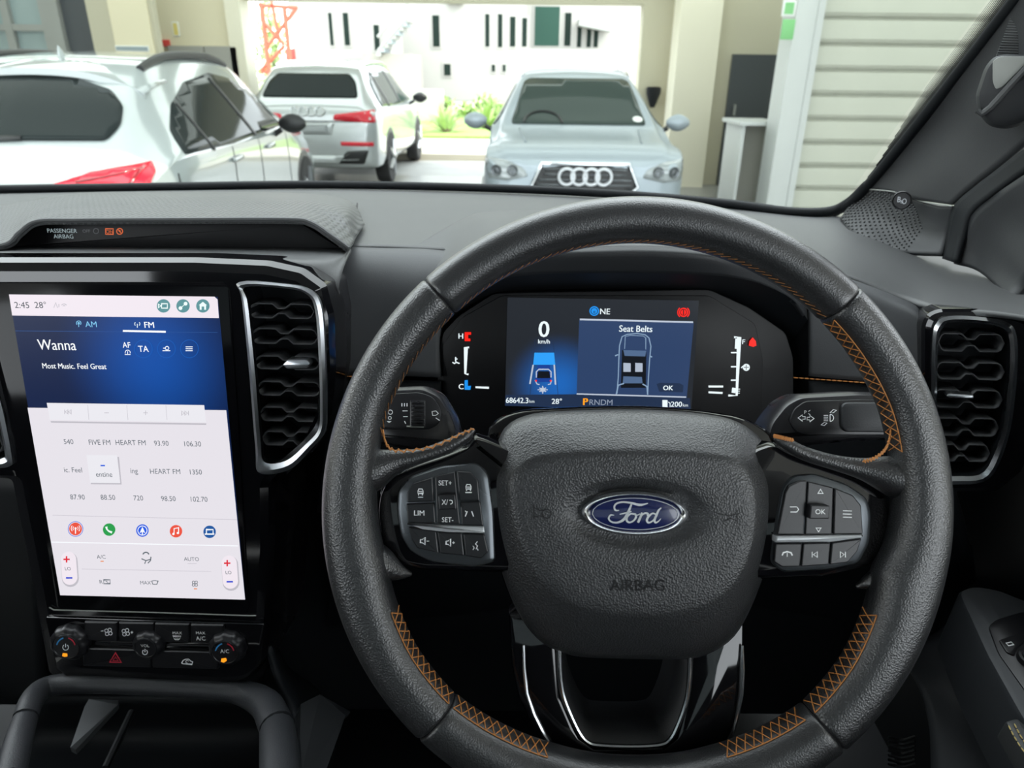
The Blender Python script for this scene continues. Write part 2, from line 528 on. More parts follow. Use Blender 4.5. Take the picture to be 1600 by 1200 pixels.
M['red'] = mat('red_paint', (0.60, 0.05, 0.04), 0.5)
M['red_steel'] = mat('red_oxide_steel', (0.50, 0.10, 0.06), 0.6)
M['sign_green'] = mat('green_sign', (0.22, 0.55, 0.22), 0.5)
M['sign_white'] = mat('white_sign', (0.80, 0.82, 0.80), 0.5)
M['sign_yellow'] = mat('yellow_sign', (0.75, 0.62, 0.20), 0.5)
M['sign_grey'] = mat('grey_sign_board', (0.30, 0.36, 0.38), 0.5)
M['grass'] = mat('lawn', (0.22, 0.34, 0.08), 0.9, vary=0.4, vscale=6)
M['leaf'] = mat('green_leaf', (0.25, 0.38, 0.10), 0.6, vary=0.3, vscale=8)
M['leaf_pale'] = mat('pale_green_leaf', (0.45, 0.58, 0.28), 0.6, vary=0.3, vscale=8)
M['leaf_orange'] = mat('rust_leaf', (0.55, 0.34, 0.12), 0.6, vary=0.3, vscale=8)
M['bark'] = mat('bark', (0.12, 0.09, 0.06), 0.9)

def wall_px(mb, x0, y0, x1, y1, Y, th, m=0):
    """box whose near face covers the frame rectangle x0..x1, y0..y1 at distance Y"""
    a = atY(x0, y0, Y); b = atY(x1, y1, Y)
    return mb.box((min(a.x, b.x), Y, min(a.z, b.z)), (max(a.x, b.x), Y + th, max(a.z, b.z)), m)
def xat(px, py, Y): return atY(px, py, Y).x
def zat(px, py, Y): return atY(px, py, Y).z

YO = 11.7                                   # plane of the open gateway
XL, XR = xat(396, 150, YO), xat(996, 150, YO)
ZL = zat(700, 3, YO)
struct('floor', MB().box((-10, -6, -0.1), (8, YO + 0.15, 0)), M['concrete'])
struct('ground', MB().box((-40, YO + 0.15, -0.1), (40, 90, -0.015)), M['road'])
ce = struct('ceiling', MB().box((-9, 11.2, 3.2), (11, YO + 0.4, 3.35)), M['ceiling'])
for y0, y1 in ((3.3, 4.6), (6.2, 7.4), (8.8, 9.8)):
    struct_child(ce, 'ceiling_bay', MB().box((-9, y0, 3.2), (11, y1, 3.35)), M['ceiling'])
def sheet_mat():
    m = bpy.data.materials.new('translucent_roof_sheet'); m.use_nodes = True
    nt = m.node_tree; nt.nodes.clear()
    o = nt.nodes.new('ShaderNodeOutputMaterial'); t = nt.nodes.new('ShaderNodeBsdfTranslucent'); t.inputs['Color'].default_value = (0.62, 0.64, 0.60, 1)
    w = nt.nodes.new('ShaderNodeTexWave'); w.inputs['Scale'].default_value = 4; c = nt.nodes.new('ShaderNodeTexCoord')
    mr = nt.nodes.new('ShaderNodeMix'); mr.data_type = 'RGBA'; mr.inputs['A'].default_value = (0.38, 0.40, 0.37, 1); mr.inputs['B'].default_value = (0.48, 0.50, 0.47, 1)
    nt.links.new(c.outputs['Object'], w.inputs['Vector']); nt.links.new(w.outputs['Fac'], mr.inputs['Factor']); nt.links.new(mr.outputs['Result'], t.inputs['Color']); nt.links.new(t.outputs[0], o.inputs[0])
    return m
M['sheet'] = sheet_mat()
for y0, y1 in ((4.6, 6.2), (7.4, 8.8), (9.8, 11.2)):
    struct_child(ce, 'roof_sheet', MB().grid([[(-9, y0, 3.28), (11, y0, 3.28)], [(-9, y1, 3.28), (11, y1, 3.28)]]), M['sheet'], 0)
struct('wall_side_left', MB().box((-8.2, -4, 0), (-8.0, YO, 3.2)), M['ceiling'])
struct('wall_side_right', MB().box((7.2, -4, 0), (7.4, YO, 3.2)), M['ceiling'])
struct_child(ce, 'ceiling_bay', MB().box((-9, -4.0, 3.2), (11, 0.5, 3.35)), M['ceiling'])
# gateway wall: left part, lintel, right part
w = MB().box((-10, YO, 0), (XL - 0.22, YO + 0.3, 3.2))
wl_ = struct('wall_left', w, M['beige'])
w = MB().box((XL - 0.22, YO - 0.12, 0), (XL, YO + 0.3, 3.2))
struct_child(wl_, 'gate_post', w, M['cream'])
# cabinets low on the left wall
for i, (a, b) in enumerate(((272, 326), (328, 376))):
    x0, x1 = xat(a, 100, YO), xat(b, 100, YO)
    struct_child(wl_, 'wall_cabinet', MB().bbox((x0, YO - 0.12, 0.2), (x1, YO - 0.001, zat(300, 72, YO)), 0.01), M['white_wall2'])
struct('lintel', MB().box((XL, YO, ZL), (XR, YO + 0.35, 3.2)), M['beige_dark'])
w = MB().box((XR, YO, 0), (xat(1050, 150, YO) + 0.4, YO + 0.3, 3.2))
struct('wall_right', w, M['beige_dark'])
# partition with glazing on the far left, in front of the left wall
YP = 10.6
def vx(px, Y=YP): return xat(px, 40, Y)
w = MB().box((vx(140), YP, 0), (vx(243), YP + 0.12, 3.2))
wp = struct('wall_partition', w, M['beige_dark'])
struct_child(wp, 'door_leaf', MB().bbox((vx(176), YP - 0.03, 0.02), (vx(236), YP, 2.5), 0.008), M['beige'])
g = MB().box((vx(98), YP + 0.05, 0), (vx(142), YP + 0.1, 3.2))
dd = struct('door_1', g, M['dark_panel'])
struct_child(dd, 'door_frame', MB().box((vx(84), YP - 0.04, 0), (vx(98), YP + 0.12, 3.2)), M['alu_frame'])
wn_ = MB().box((vx(-260), YP + 0.05, 0.9), (vx(84), YP + 0.07, 3.2))
ww = struct('window_1', wn_, M['pane'])
for a, b in ((68, 84), (8, 20), (-60, -48), (-130, -118)):
    struct_child(ww, 'window_mullion', MB().box((vx(a), YP - 0.03, 0), (vx(b), YP + 0.1, 3.2)), M['alu_frame'])
for za, zb in ((1.98, 2.06), (0.85, 0.95)):
    struct_child(ww, 'window_rail', MB().box((vx(-260), YP - 0.02, za), (vx(84), YP + 0.09, zb)), M['alu_frame'])
struct_child(ww, 'sill_wall', MB().box((vx(-260), YP, 0), (vx(84), YP + 0.12, 0.86)), M['beige'])

def board(name, x0, y0, x1, y1, Y, m, label, cat='sign', th=0.015, border=None):
    a, b = atY(x0, y0, Y), atY(x1, y1, Y)
    P = Plane(Vector((0, Y, 0)), Vector((0, -1, 0)))
    t = Thing(name, (a.x, Y, b.z), label, cat)
    uv = [(a.x, b.z), (b.x, b.z), (b.x, a.z), (a.x, a.z)]
    t.part('panel', MB().prism(P, uv, 0, th, 0.004), m)
    if border:
        iu = inset(ccw(uv), min(abs(b.x - a.x), abs(a.z - b.z)) * 0.16)
        t.part('print', MB().prism(P, iu, th, th + 0.002), border)
    return t
board('wall_sign', 180, 71, 234, 81, YP - 0.03, M['sign_white'], 'wide white sign low on the beige partition above the white car roof', border=M['sign_grey'])
board('safety_notice', 268, 34, 282, 57, YO, M['sign_white'], 'small pale yellow notice high on the beige wall', border=M['sign_yellow'])
board('call_point', 253, 62, 267, 73, YO, M['red'], 'small red alarm box on the beige wall', 'alarm box', 0.06)

# cream pillar to the right of the gateway, back wall, dark doorway
YPI = 10.9
struct('pillar_1', MB().bbox((xat(1047, 200, YPI), YPI, 0), (xat(1108, 200, YPI), YPI + 0.5, 3.2), 0.02), M['cream'])
YB = 11.2
wb = struct('wall_back', MB().box((xat(1100, 200, YB), YB, 0), (8, YB + 0.2, 3.2)), M['beige_dark'])
db = MB().box((xat(1132, 180, YB), YB - 0.05, 0.0), (xat(1216, 180, YB), YB - 0.002, zat(1170, 85, YB)))
d2 = struct('door_2', db, M['dark_panel'])
struct_child(d2, 'door_handle', MB().box((xat(1140, 200, YB), YB - 0.1, 1.0), (xat(1143, 200, YB), YB - 0.04, 1.15)), M['alu_frame'])
# roller shutter with its jamb
YS = 8.8
xs0, xs1 = xat(1256, 150, YS), 7.2
js = MB().bbox((xat(1216, 150, YS), YS - 0.16, 0), (xs0 - 0.06, YS + 0.25, 3.2), 0.015)
sd = struct('door_3', js, M['white_paint'])
struct_child(sd, 'guide_rail', MB().box((xs0 - 0.062, YS - 0.18, 0), (xs0 + 0.01, YS + 0.05, 3.2)), M['white_paint'])
pitch = 0.262
zb = zat(1400, 30, YS) % pitch
sl = None
z = zb - pitch
prof = [(0, 0.004), (0.016, 0.012), (0.024, -0.030), (0.060, -0.046), (0.10, -0.040), (0.215, -0.034), (0.245, -0.026), (0.262, 0.004)]
mb0 = MB().grid([[(xs0, YS + d, h), (xs1, YS + d, h)] for h, d in prof], flip=True)
mb0.grid([[(xs0, YS + 0.02, h), (xs1, YS + 0.02, h)] for h in (0, 0.262)])
n = 0
while z < 3.0:
    if n == 0:
        sl = struct_child(sd, 'shutter_slat', mb0, M['shutter'], 25)
        s_ = sl
    else:
        s_ = sl.copy(); COL.objects.link(s_); s_.parent = sd
    s_.location = (0, 0, z); z += pitch; n += 1
# sign on the jamb
YJ = YS - 0.16
tj = board('exit_sign', 1224, 0, 1241, 26, YJ, M['sign_white'], 'small white and green notice at top of the white door jamb', border=M['sign_green'])
tj = board('arrow_sign', 1223, 30, 1238, 62, YJ, M['sign_green'], 'plain green notice on the white jamb below the white one')
# white desk against the shutter jamb
YD = 9.15
dz = zat(1175, 190, YD)
dx0, dx1 = xat(1153, 250, YD), xat(1206, 250, YD)
t = Thing('reception_desk', (dx0, YD, 0), 'plain white desk with a side panel beside the shutter jamb', 'desk')
t.part('desk_top', MB().bbox((dx0 - 0.05, YD - 0.03, dz - 0.045), (dx1 + 0.05, YD + 0.75, dz), 0.006), M['white_paint'])
t.part('side_panel', MB().bbox((dx0, YD, 0), (dx0 + 0.04, YD + 0.7, dz - 0.045), 0.004), M['white_paint'])
t.part('modesty_panel', MB().bbox((dx0 + 0.04, YD + 0.30, 0.05), (dx1, YD + 0.33, dz - 0.045), 0.004), M['white_wall2'])
# dark funnel shape by the pillar: stand-in box for an unclear object, no lamp
lp = atY(1020, 150, YO - 0.1)
t = Thing('wall_box', (lp.x, YO, lp.z - 0.15), 'small black funnel shaped wall box left of the cream pillar', 'lamp')
t.part('shade', MB().lathe(Vector((lp.x, YO - 0.13, lp.z - 0.16)), Vector((0, 0, 1)), [(0.035, 0), (0.06, 0.06), (0.11, 0.20), (0.115, 0.27), (0.09, 0.29)], 16), M['black'])
t.part('bracket', MB().box((lp.x - 0.02, YO - 0.1, lp.z - 0.1), (lp.x + 0.02, YO, lp.z - 0.05)), M['black'])

# ---- outdoors
struct('kerb', MB().box((-12, 14.0, -0.015), (14, 17.2, 0.10)), M['kerb'])
struct('lawn_bed', MB().box((-3.2, 17.2, -0.015), (1.4, 26, 0.16)), M['grass'])
struct('car_park', MB().box((-14, 26, -0.015), (14, 38, 0.02)), M['kerb'])
YF = 40.0
def bwin(t, x0, y0, x1, y1, Y, m=None, parent=None):
    c_ = (x0 + x1) / 2; k_ = 1.0 if x1 - x0 > 15 else 1.35
    x0, x1 = c_ - (c_ - x0) * k_, c_ + (x1 - c_) * k_
    a, b = atY(x0, y0, Y), atY(x1, y1, Y)
    fr = t.part('window', MB().box((a.x - 0.08, Y - 0.05, b.z - 0.08), (b.x + 0.08, Y, a.z + 0.08)), M['white_wall'], smooth=0)
    t.part('pane', MB().box((a.x, Y - 0.07, b.z), (b.x, Y - 0.02, a.z)), m or M['pane_dark'], parent=fr, smooth=0)
def block(t, name, x0, x1, ytop, Y, depth, m=None):
    a = atY(x0, ytop, Y); b = atY(x1, ytop, Y)
    t.part(name, MB().box((a.x, Y, 0), (b.x, Y + depth, max(a.z, b.z))), m or M['white_wall'], smooth=0)
t = Thing('office_building', (atY(600, 100, YF).x, YF, 0), 'long white rendered building with narrow slit windows behind the lawn', 'building')
block(t, 'wall', 440, 824, -90, YF, 3.5)
for q in ((537, 20, 546, 71), (514, 20, 521, 71), (528, 98, 537, 110), (553, 99, 562, 110), (677, 24, 686, 73), (695, 100, 703, 118),
          (759, 22, 764, 73), (779, 22, 784, 74), (798, 26, 804, 73), (817, 28, 822, 73), (769, 101, 773, 112), (786, 101, 790, 112)):
    bwin(t, *q, YF)
t.part('roof_vent', MB().box((atY(698, 2, YF - 0.4).x, YF - 0.4, atY(698, 6, YF - 0.4).z), (atY(724, 2, YF).x, YF, atY(698, -6, YF).z)), M['alu_frame'])
YW = 34.0
t = Thing('stair_wing', (atY(600, 100, YW).x, YW, 0), 'lower pale wing with outside staircase in front of the white building', 'building')
block(t, 'wall', 566, 642, 84, YW, 4, M['white_wall2'])
block(t, 'tower', 566, 606, 4, YW + 1.0, 4, M['white_wall'])
bwin(t, 585, 39, 593, 79, YW + 1.0)
bwin(t, 587, 115, 598, 146, YW)
for k in range(9):
    a = atY(592 + k * 5.6, 80 - k * 6.6, YW + 0.4); b = atY(592 + (k + 1) * 5.6, 80 - k * 6.6, YW + 0.4)
    t.part('stair_step', MB().box((a.x, YW - 0.4, a.z - 0.22), (b.x + 0.05, YW + 0.9, a.z - 0.04)), M['sign_grey'] if k % 2 else M['alu_frame'], smooth=0)
for dy in (0, -22):
    t.part('stair_rail', MB().tube([atY(590, 80 + dy, YW - 0.4), atY(642, 20 + dy, YW - 0.4)], 0.06, 6), M['alu_frame'])
YG = 44.5
t = Thing('glazed_building', (atY(900, 100, YG).x, YG, 0), 'white building with one big teal window right of the slit windows', 'building')
block(t, 'wall', 822, 1010, -80, YG, 8)
bwin(t, 836, 10, 873, 72, YG, M['pane_teal'])
for q in ((884, 20, 890, 72), (903, 40, 907, 74), (918, 42, 922, 74), (929, 44, 933, 74)):
    bwin(t, *q, YG)
a = atY(905, 30, YG - 1.5); b = atY(955, 40, YG - 1.5)
t.part('canopy', MB().add([a, b, b + Vector((0, 1.4, 0)), a + Vector((0, 1.4, 0)), a + Vector((0, 0, -.3)), b + Vector((0, 0, -.3)), b + Vector((0, 1.4, -.3)), a + Vector((0, 1.4, -.3))],
       [(0, 1, 2, 3), (7, 6, 5, 4), (0, 4, 5, 1), (1, 5, 6, 2), (2, 6, 7, 3), (3, 7, 4, 0)]), M['alu_frame'], smooth=0)
YH = 30.0
single('boundary_wall', MB().box((atY(815, 90, YH).x, YH, 0), (atY(1000, 90, YH).x, YH + 0.2, zat(900, 77, YH))), M['white_wall'],
       'long plain white boundary wall seen above the silver car roof', 'wall', smooth=0)
t = Thing('sign_post', (atY(792, 110, 28).x, 28, 0), 'grey signboard on a thin post left of the silver car', 'sign')
a, b = atY(776, 82, 28), atY(808, 95, 28)
t.part('board', MB().box((a.x, 27.97, b.z), (b.x, 28, a.z)), M['sign_grey'], smooth=0)
t.part('post', MB().tube([Vector(((a.x + b.x) / 2, 28.02, 0.02)), Vector(((a.x + b.x) / 2, 28.02, a.z))], 0.04, 8), M['alu_frame'])
a, b = atY(628, 140, 22), atY(690, 165, 22)
t = Thing('white_planter', ((a.x + b.x) / 2, 22, 0.16), 'low white rectangular block standing in the lawn', 'planter')
t.part('body', MB().bbox((a.x, 22, 0.16), (b.x, 22.8, a.z), 0.02), M['white_wall'])
# red steel hoist frame and climbing green behind it
YC = 20.0
t = Thing('steel_hoist', (atY(425, 120, YC).x, YC, 0), 'red oxide lattice steel mast by the gateway post', 'mast')
for a, b in (((408, 4), (408, 150)), ((444, 10), (444, 150))):
    p, q = atY(*a, YC), atY(*b, YC)
    t.part('mast_post', MB().tube([Vector((p.x, YC, -0.015)), p], 0.06, 6), M['red_steel'])
for a, b in (((404, 8), (465, 12)), ((408, 30), (444, 70)), ((462, 14), (414, 78)), ((408, 110), (444, 72)), ((424, 0), (436, 60)), ((408, 112), (444, 112))):
    t.part('brace', MB().tube([atY(*a, YC), atY(*b, YC)], 0.045, 6), M['red_steel'])
board('red_board', 446, 76, 463, 94, 24, M['red'], 'red board on the white building beside the steel mast', th=0.05)

def leaf_mesh(mb, o, d, L, w, bend, m=0):
    d = d.normalized(); side = d.cross(Vector((0, 0, 1)))
    side = side.normalized() if side.length > 1e-4 else Vector((1, 0, 0))
    rows = []
    for k in range(5):
        t = k / 4; c = o + d * (L * t) + Vector((0, 0, -bend * t * t * L))
        ww = w * (1 - t) ** 0.7 * (0.6 + t) + 0.001
        rows.append([c - side * ww, c + Vector((0, 0, -ww * 0.3)), c + side * ww])
    return mb.grid(rows, m)
def clump(name, px, py, Y, h, n, mt, label, cat='plant', spread=0.7, base=0.16, group=None):
    c = atY(px, py, Y); o = Vector((c.x, Y, base))
    t = Thing(name, o, label, cat, group)
    mb = MB()
    for i in range(n):
        a = random.uniform(0, 2 * pi); e = random.uniform(0.35, 1.5)
        d = Vector((cos(a) * cos(e) * spread, sin(a) * cos(e) * spread, sin(e)))
        leaf_mesh(mb, o + Vector((cos(a), sin(a), 0)) * 0.05, d, h * random.uniform(0.7, 1.1), 0.035 * h + 0.01, random.uniform(0.1, 0.5))
    t.part('foliage', mb, mt, kind='stuff')
    t.part('crown', MB().lathe(o, Vector((0, 0, 1)), [(0.10, -0.02), (0.12, 0.08), (0.06, 0.2)], 8), M['bark'])
clump('yucca', 697, 205, 18.3, 0.95, 90, M['leaf_pale'], 'spiky pale green clump between the two silver cars')
clump('rust_shrub', 640, 208, 17.7, 0.55, 80, M['leaf_orange'], 'low rust coloured shrub left of the spiky green clump', spread=1.0)
clump('grass_tuft', 760, 205, 19.6, 0.8, 70, M['leaf'], 'green tuft right of the spiky clump beside the silver car', spread=0.9)
def bush(name, px, py, Y, w, h, d, mt, label, n=500, base=0.16, trunk=False):
    c = atY(px, py, Y); o = Vector((c.x, Y, base))
    t = Thing(name, o, label, 'bush')
    mb = MB()
    for i in range(n):
        a = random.uniform(0, 2 * pi); e = random.uniform(-0.2, 1.5); r = random.uniform(0.6, 1.0)
        p = o + Vector((cos(a) * cos(e) * w * r, sin(a) * cos(e) * d * r, max(0.05, sin(e) * h * r)))
        leaf_mesh(mb, p, Vector((random.gauss(0, 1), random.gauss(0, 1), random.gauss(0.4, 1))), 0.22, 0.06, 0.2)
    t.part('foliage', mb, mt, kind='stuff')
    t.part('stem', MB().tube([o - Vector((0, 0, 0.03)), o + Vector((0, 0, h * 0.6))], 0.05, 6), M['bark'])
bush('low_hedge', 672, 165, 24.3, 1.6, 0.55, 0.6, M['leaf'], 'low green hedge in the lawn in front of the white building', 700)
bush('round_shrub', 758, 165, 25.2, 0.7, 0.6, 0.5, M['leaf_pale'], 'pale green shrub in the lawn left of the silver car mirror', 400)
bush('climbing_plant', 426, 90, 24.5, 0.75, 3.4, 0.5, M['leaf_pale'], 'tall green climber behind the red steel mast', 900, base=-0.02)
# ------------------------------------------------------------------ parked cars
def paint(name, col, rough=0.18, metal=0.0):
    return mat(name, col, rough, metal, coat=1.0)
M['car_white'] = paint('white_car_paint', (0.36, 0.40, 0.40))
M['car_silver'] = paint('silver_car_paint', (0.52, 0.55, 0.56), 0.25, 0.4)
M['car_blue'] = paint('silver_blue_car_paint', (0.34, 0.39, 0.43), 0.42, 0.4)
M['car_blue'].node_tree.nodes['Principled BSDF'].inputs['Coat Weight'].default_value = 0.25
M['car_glass'] = mat('tinted_car_glass', (0.020, 0.026, 0.026), 0.06, spec=0.06)
M['car_glass_pale'] = mat('clear_car_glass', (0.045, 0.062, 0.056), 0.06, spec=0.10)  # paler base colour than the tinted glass
M['tyre'] = mat('tyre_rubber', (0.015, 0.015, 0.016), 0.8)
M['rim'] = mat('alloy_rim', (0.45, 0.46, 0.48), 0.3, metal=1.0)
M['car_black'] = mat('black_car_trim', (0.012, 0.013, 0.014), 0.4)
M['tail_red'] = mat('red_tail_lens', (0.62, 0.012, 0.03), 0.25, coat=0.2)
M['tail_dark'] = mat('dark_red_tail_lens', (0.25, 0.01, 0.02), 0.12, coat=1.0)
M['head'] = mat('headlamp_lens', (0.30, 0.33, 0.34), 0.15, coat=1.0)
M['lamp_cup'] = mat('headlamp_reflector', (0.12, 0.13, 0.14), 0.25, metal=0.5)
M['plate'] = mat('number_plate', (0.30, 0.32, 0.33), 0.5)

def car_section(p):
    zb, w1, wS, zS, wR, zR = p
    h = zR - zS
    half = [(0, zb), (0.82 * w1, zb), (w1 * 0.985, zb + 0.10), (w1, (zb + zS) * 0.5), (w1 * 0.5 + wS * 0.5 + 0.005, zS - 0.12), (wS, zS),
            (wS * 0.93 + wR * 0.07, zS + 0.06 * min(1, h / 0.2)), (wS * 0.45 + wR * 0.55, zS + 0.55 * h), (wR + 0.015, zS + 0.90 * h), (wR * 0.86, zS + 0.985 * h), (wR * 0.45, zR + 0.01 * min(1, h / 0.2)), (0, zR + 0.018 * min(1, h / 0.2))]
    pts = cr([Vector((x, 0, z)) for x, z in half], 45)
    return [(p.x, p.z) for p in pts]

class Car:
    def __init__(s, name, loc, rotz, label, rows, paint, nl=70):
        s.t = Thing(name, loc, label, 'car', rotz=rotz); s.t.local = True
        keys = [Vector(r[1:4]) for r in rows]; k2 = [Vector(r[4:7]) for r in rows]; ys = [Vector((r[0], 0, 0)) for r in rows]
        A, B, C = cr(keys, nl), cr(k2, nl), cr(ys, nl)
        mb = MB(); R = []
        for a, b, c in zip(A, B, C):
            h = car_section((a.x, a.y, a.z, b.x, b.y, b.z))
            full = [(-x, z) for x, z in h[::-1]] + h[1:-1]
            R.append([Vector((x, c.x, z)) for x, z in full])
        mb.grid(R, closed=True, flip=False, capa=True, capb=True)
        s.bvh = BVHTree.FromPolygons(mb.v, mb.f)
        s.body = s.t.part('body', mb, paint, smooth=50)
    def hit(s, axis, side, a, b):
        if axis == 'x': o, d = Vector((side * 4, a, b)), Vector((-side, 0, 0))
        elif axis == 'y': o, d = Vector((a, side * 9, b)), Vector((0, -side, 0))
        else: o, d = Vector((a, b, 5)), Vector((0, 0, -1))
        loc, nrm, _, _ = s.bvh.ray_cast(o, d)
        if loc is None: return None
        if nrm.dot(d) > 0: nrm = -nrm
        return loc, nrm
    def patch(s, name, poly, axis, side, mt, off=0.006, step=0.06, rnd=0.03, parent=None, thick=0.01):
        p = rounded(poly, rnd)
        # refine outline
        q = []
        for i in range(len(p)):
            a, b = Vector(p[i]), Vector(p[(i + 1) % len(p)])
            k = max(1, int((b - a).length / step))
            q += [a.lerp(b, j / k) for j in range(k)]
        n = len(q)
        xs = [v.x for v in q]; zs = [v.y for v in q]
        inner = []
        def inside(x, y):
            c = False
            for i in range(n):
                x0, y0 = q[i - 1]; x1, y1 = q[i]
                if (y0 > y) != (y1 > y) and x < (x1 - x0) * (y - y0) / (y1 - y0) + x0: c = not c
            return c
        x = min(xs) + step / 2
        while x < max(xs):
            y = min(zs) + step / 2
            while y < max(zs):
                if inside(x, y) and min((Vector((x, y)) - v).length for v in q) > step * 0.45: inner.append(Vector((x, y)))
                y += step
            x += step
        vs, es, fs, *_ = delaunay_2d_cdt(q + inner, [(i, (i + 1) % n) for i in range(n)], [], 1, 1e-6)
        P = []; Nn = []
        last = None
        for v in vs:
            h = s.hit(axis, side, v.x, v.y)
            if h is None: h = last or (Vector((0, 0, 0)), Vector((0, 0, 1)))
            last = h
            P.append(h[0] + h[1] * off); Nn.append(h[1])
        mb = MB(); F = []
        dirv = {'x': Vector((side, 0, 0)), 'y': Vector((0, side, 0)), 'z': Vector((0, 0, 1))}[axis]
        for f in fs:
            a, b, c = (P[i] for i in f[:3])
            F.append(list(f) if (b - a).cross(c - a).dot(dirv) > 0 else list(f)[::-1])
        mb.add(P, F)
        return s.t.part(name, mb, mt, parent=parent, smooth=60, solid=thick)
    def wheel(s, x, y, r=0.37, side=1):
        o = Vector((x, y, r)); ax = Vector((side, 0, 0))
        w = s.t.part('wheel', MB().lathe(o - ax * 0.21, ax, [(r * 0.62, 0), (r * 0.95, 0.01), (r, 0.05), (r, 0.17), (r * 0.95, 0.21), (r * 0.72, 0.215)], 28), M['tyre'])
        s.t.part('rim', MB().lathe(o - ax * 0.02, ax, [(r * 0.72, 0.0), (r * 0.70, 0.025), (r * 0.62, 0.005), (r * 0.2, 0.01), (r * 0.15, 0.03)], 28), M['rim'], parent=w)
        for k in range(5):
            a = 2 * pi * k / 5
            d = Vector((0, cos(a), sin(a)))
            s.t.part('spoke', MB().tube([o + ax * 0.012 + d * r * 0.1, o + ax * 0.004 + d * r * 0.68], [0.04, 0.03], 6), M['rim'], parent=w)
    def arch(s, y, r, side, z=None):
        pts = [(y + r * cos(a), max(0.25, 0.37 + r * sin(a))) for a in [pi * i / 16 for i in range(17)]]
        s.patch('wheel_arch', pts, 'x', side, M['car_black'], off=0.004, rnd=0.0)
    def mirror(s, x, y, z, side, mt, flip=1):
        o = Vector((x, y, z))
        mb = MB().tube([o - Vector((side * 0.10, 0, 0.06)), o], 0.025, 8)
        m_ = s.t.part('mirror', mb, M['car_black'])
        rows = []
        for k in range(7):
            t = k / 6; w = sin(pi * min(0.97, max(0.03, t))) ** 0.5
            rows.append([o + Vector((side * (t * 0.24 - 0.02), 0, 0.05)) + Vector((0, cos(a) * 0.06 * w * flip, sin(a) * 0.085 * w)) for a in [2 * pi * j / 12 for j in range(12)]])
        s.t.part('mirror_cap', MB().grid(rows, closed=True, capa=True, capb=True), mt, parent=m_)

#        y    zb   w1    wS    zS    wR    zR
SB = [(0.00, .42, .74, .76, .80, .55, .93), (.05, .33, .86, .86, .92, .66, 1.04), (.16, .29, .92, .91, .99, .70, 1.10), (.35, .27, .945, .935, 1.03, .66, 1.23),
      (.62, .27, .945, .94, 1.05, .61, 1.42), (.95, .27, .945, .94, 1.05, .58, 1.58), (1.35, .27, .94, .94, 1.04, .57, 1.645), (2.0, .27, .94, .935, 1.03, .57, 1.665),
      (2.75, .27, .94, .93, 1.01, .59, 1.61), (3.15, .27, .94, .925, 1.01, .62, 1.43), (3.5, .27, .94, .915, 1.0, .70, 1.20), (3.8, .27, .94, .90, .98, .76, 1.07),
      (4.2, .28, .93, .87, .90, .72, .99), (4.5, .30, .88, .80, .80, .62, .88), (4.66, .36, .74, .68, .70, .5, .76), (4.70, .42, .6, .55, .66, .4, .70)]
cw = Car('coupe_suv', (-2.93, 4.0, 0), radians(3.6), 'white coupe shaped suv seen from behind on the left', SB, M['car_white'])
rw = cw.patch('rear_window', [(-.58, 1.185), (.58, 1.185), (.625, 1.26), (.60, 1.36), (.50, 1.44), (.28, 1.50), (0, 1.515), (-.28, 1.50), (-.50, 1.44), (-.60, 1.36), (-.625, 1.26)], 'y', -1, M['car_glass'], rnd=0.03, off=0.014, step=0.04)
cw.patch('wiper', [(-.22, 1.165), (.12, 1.18), (.12, 1.195), (-.22, 1.20)], 'y', -1, M['car_black'], off=0.025, rnd=0.0)
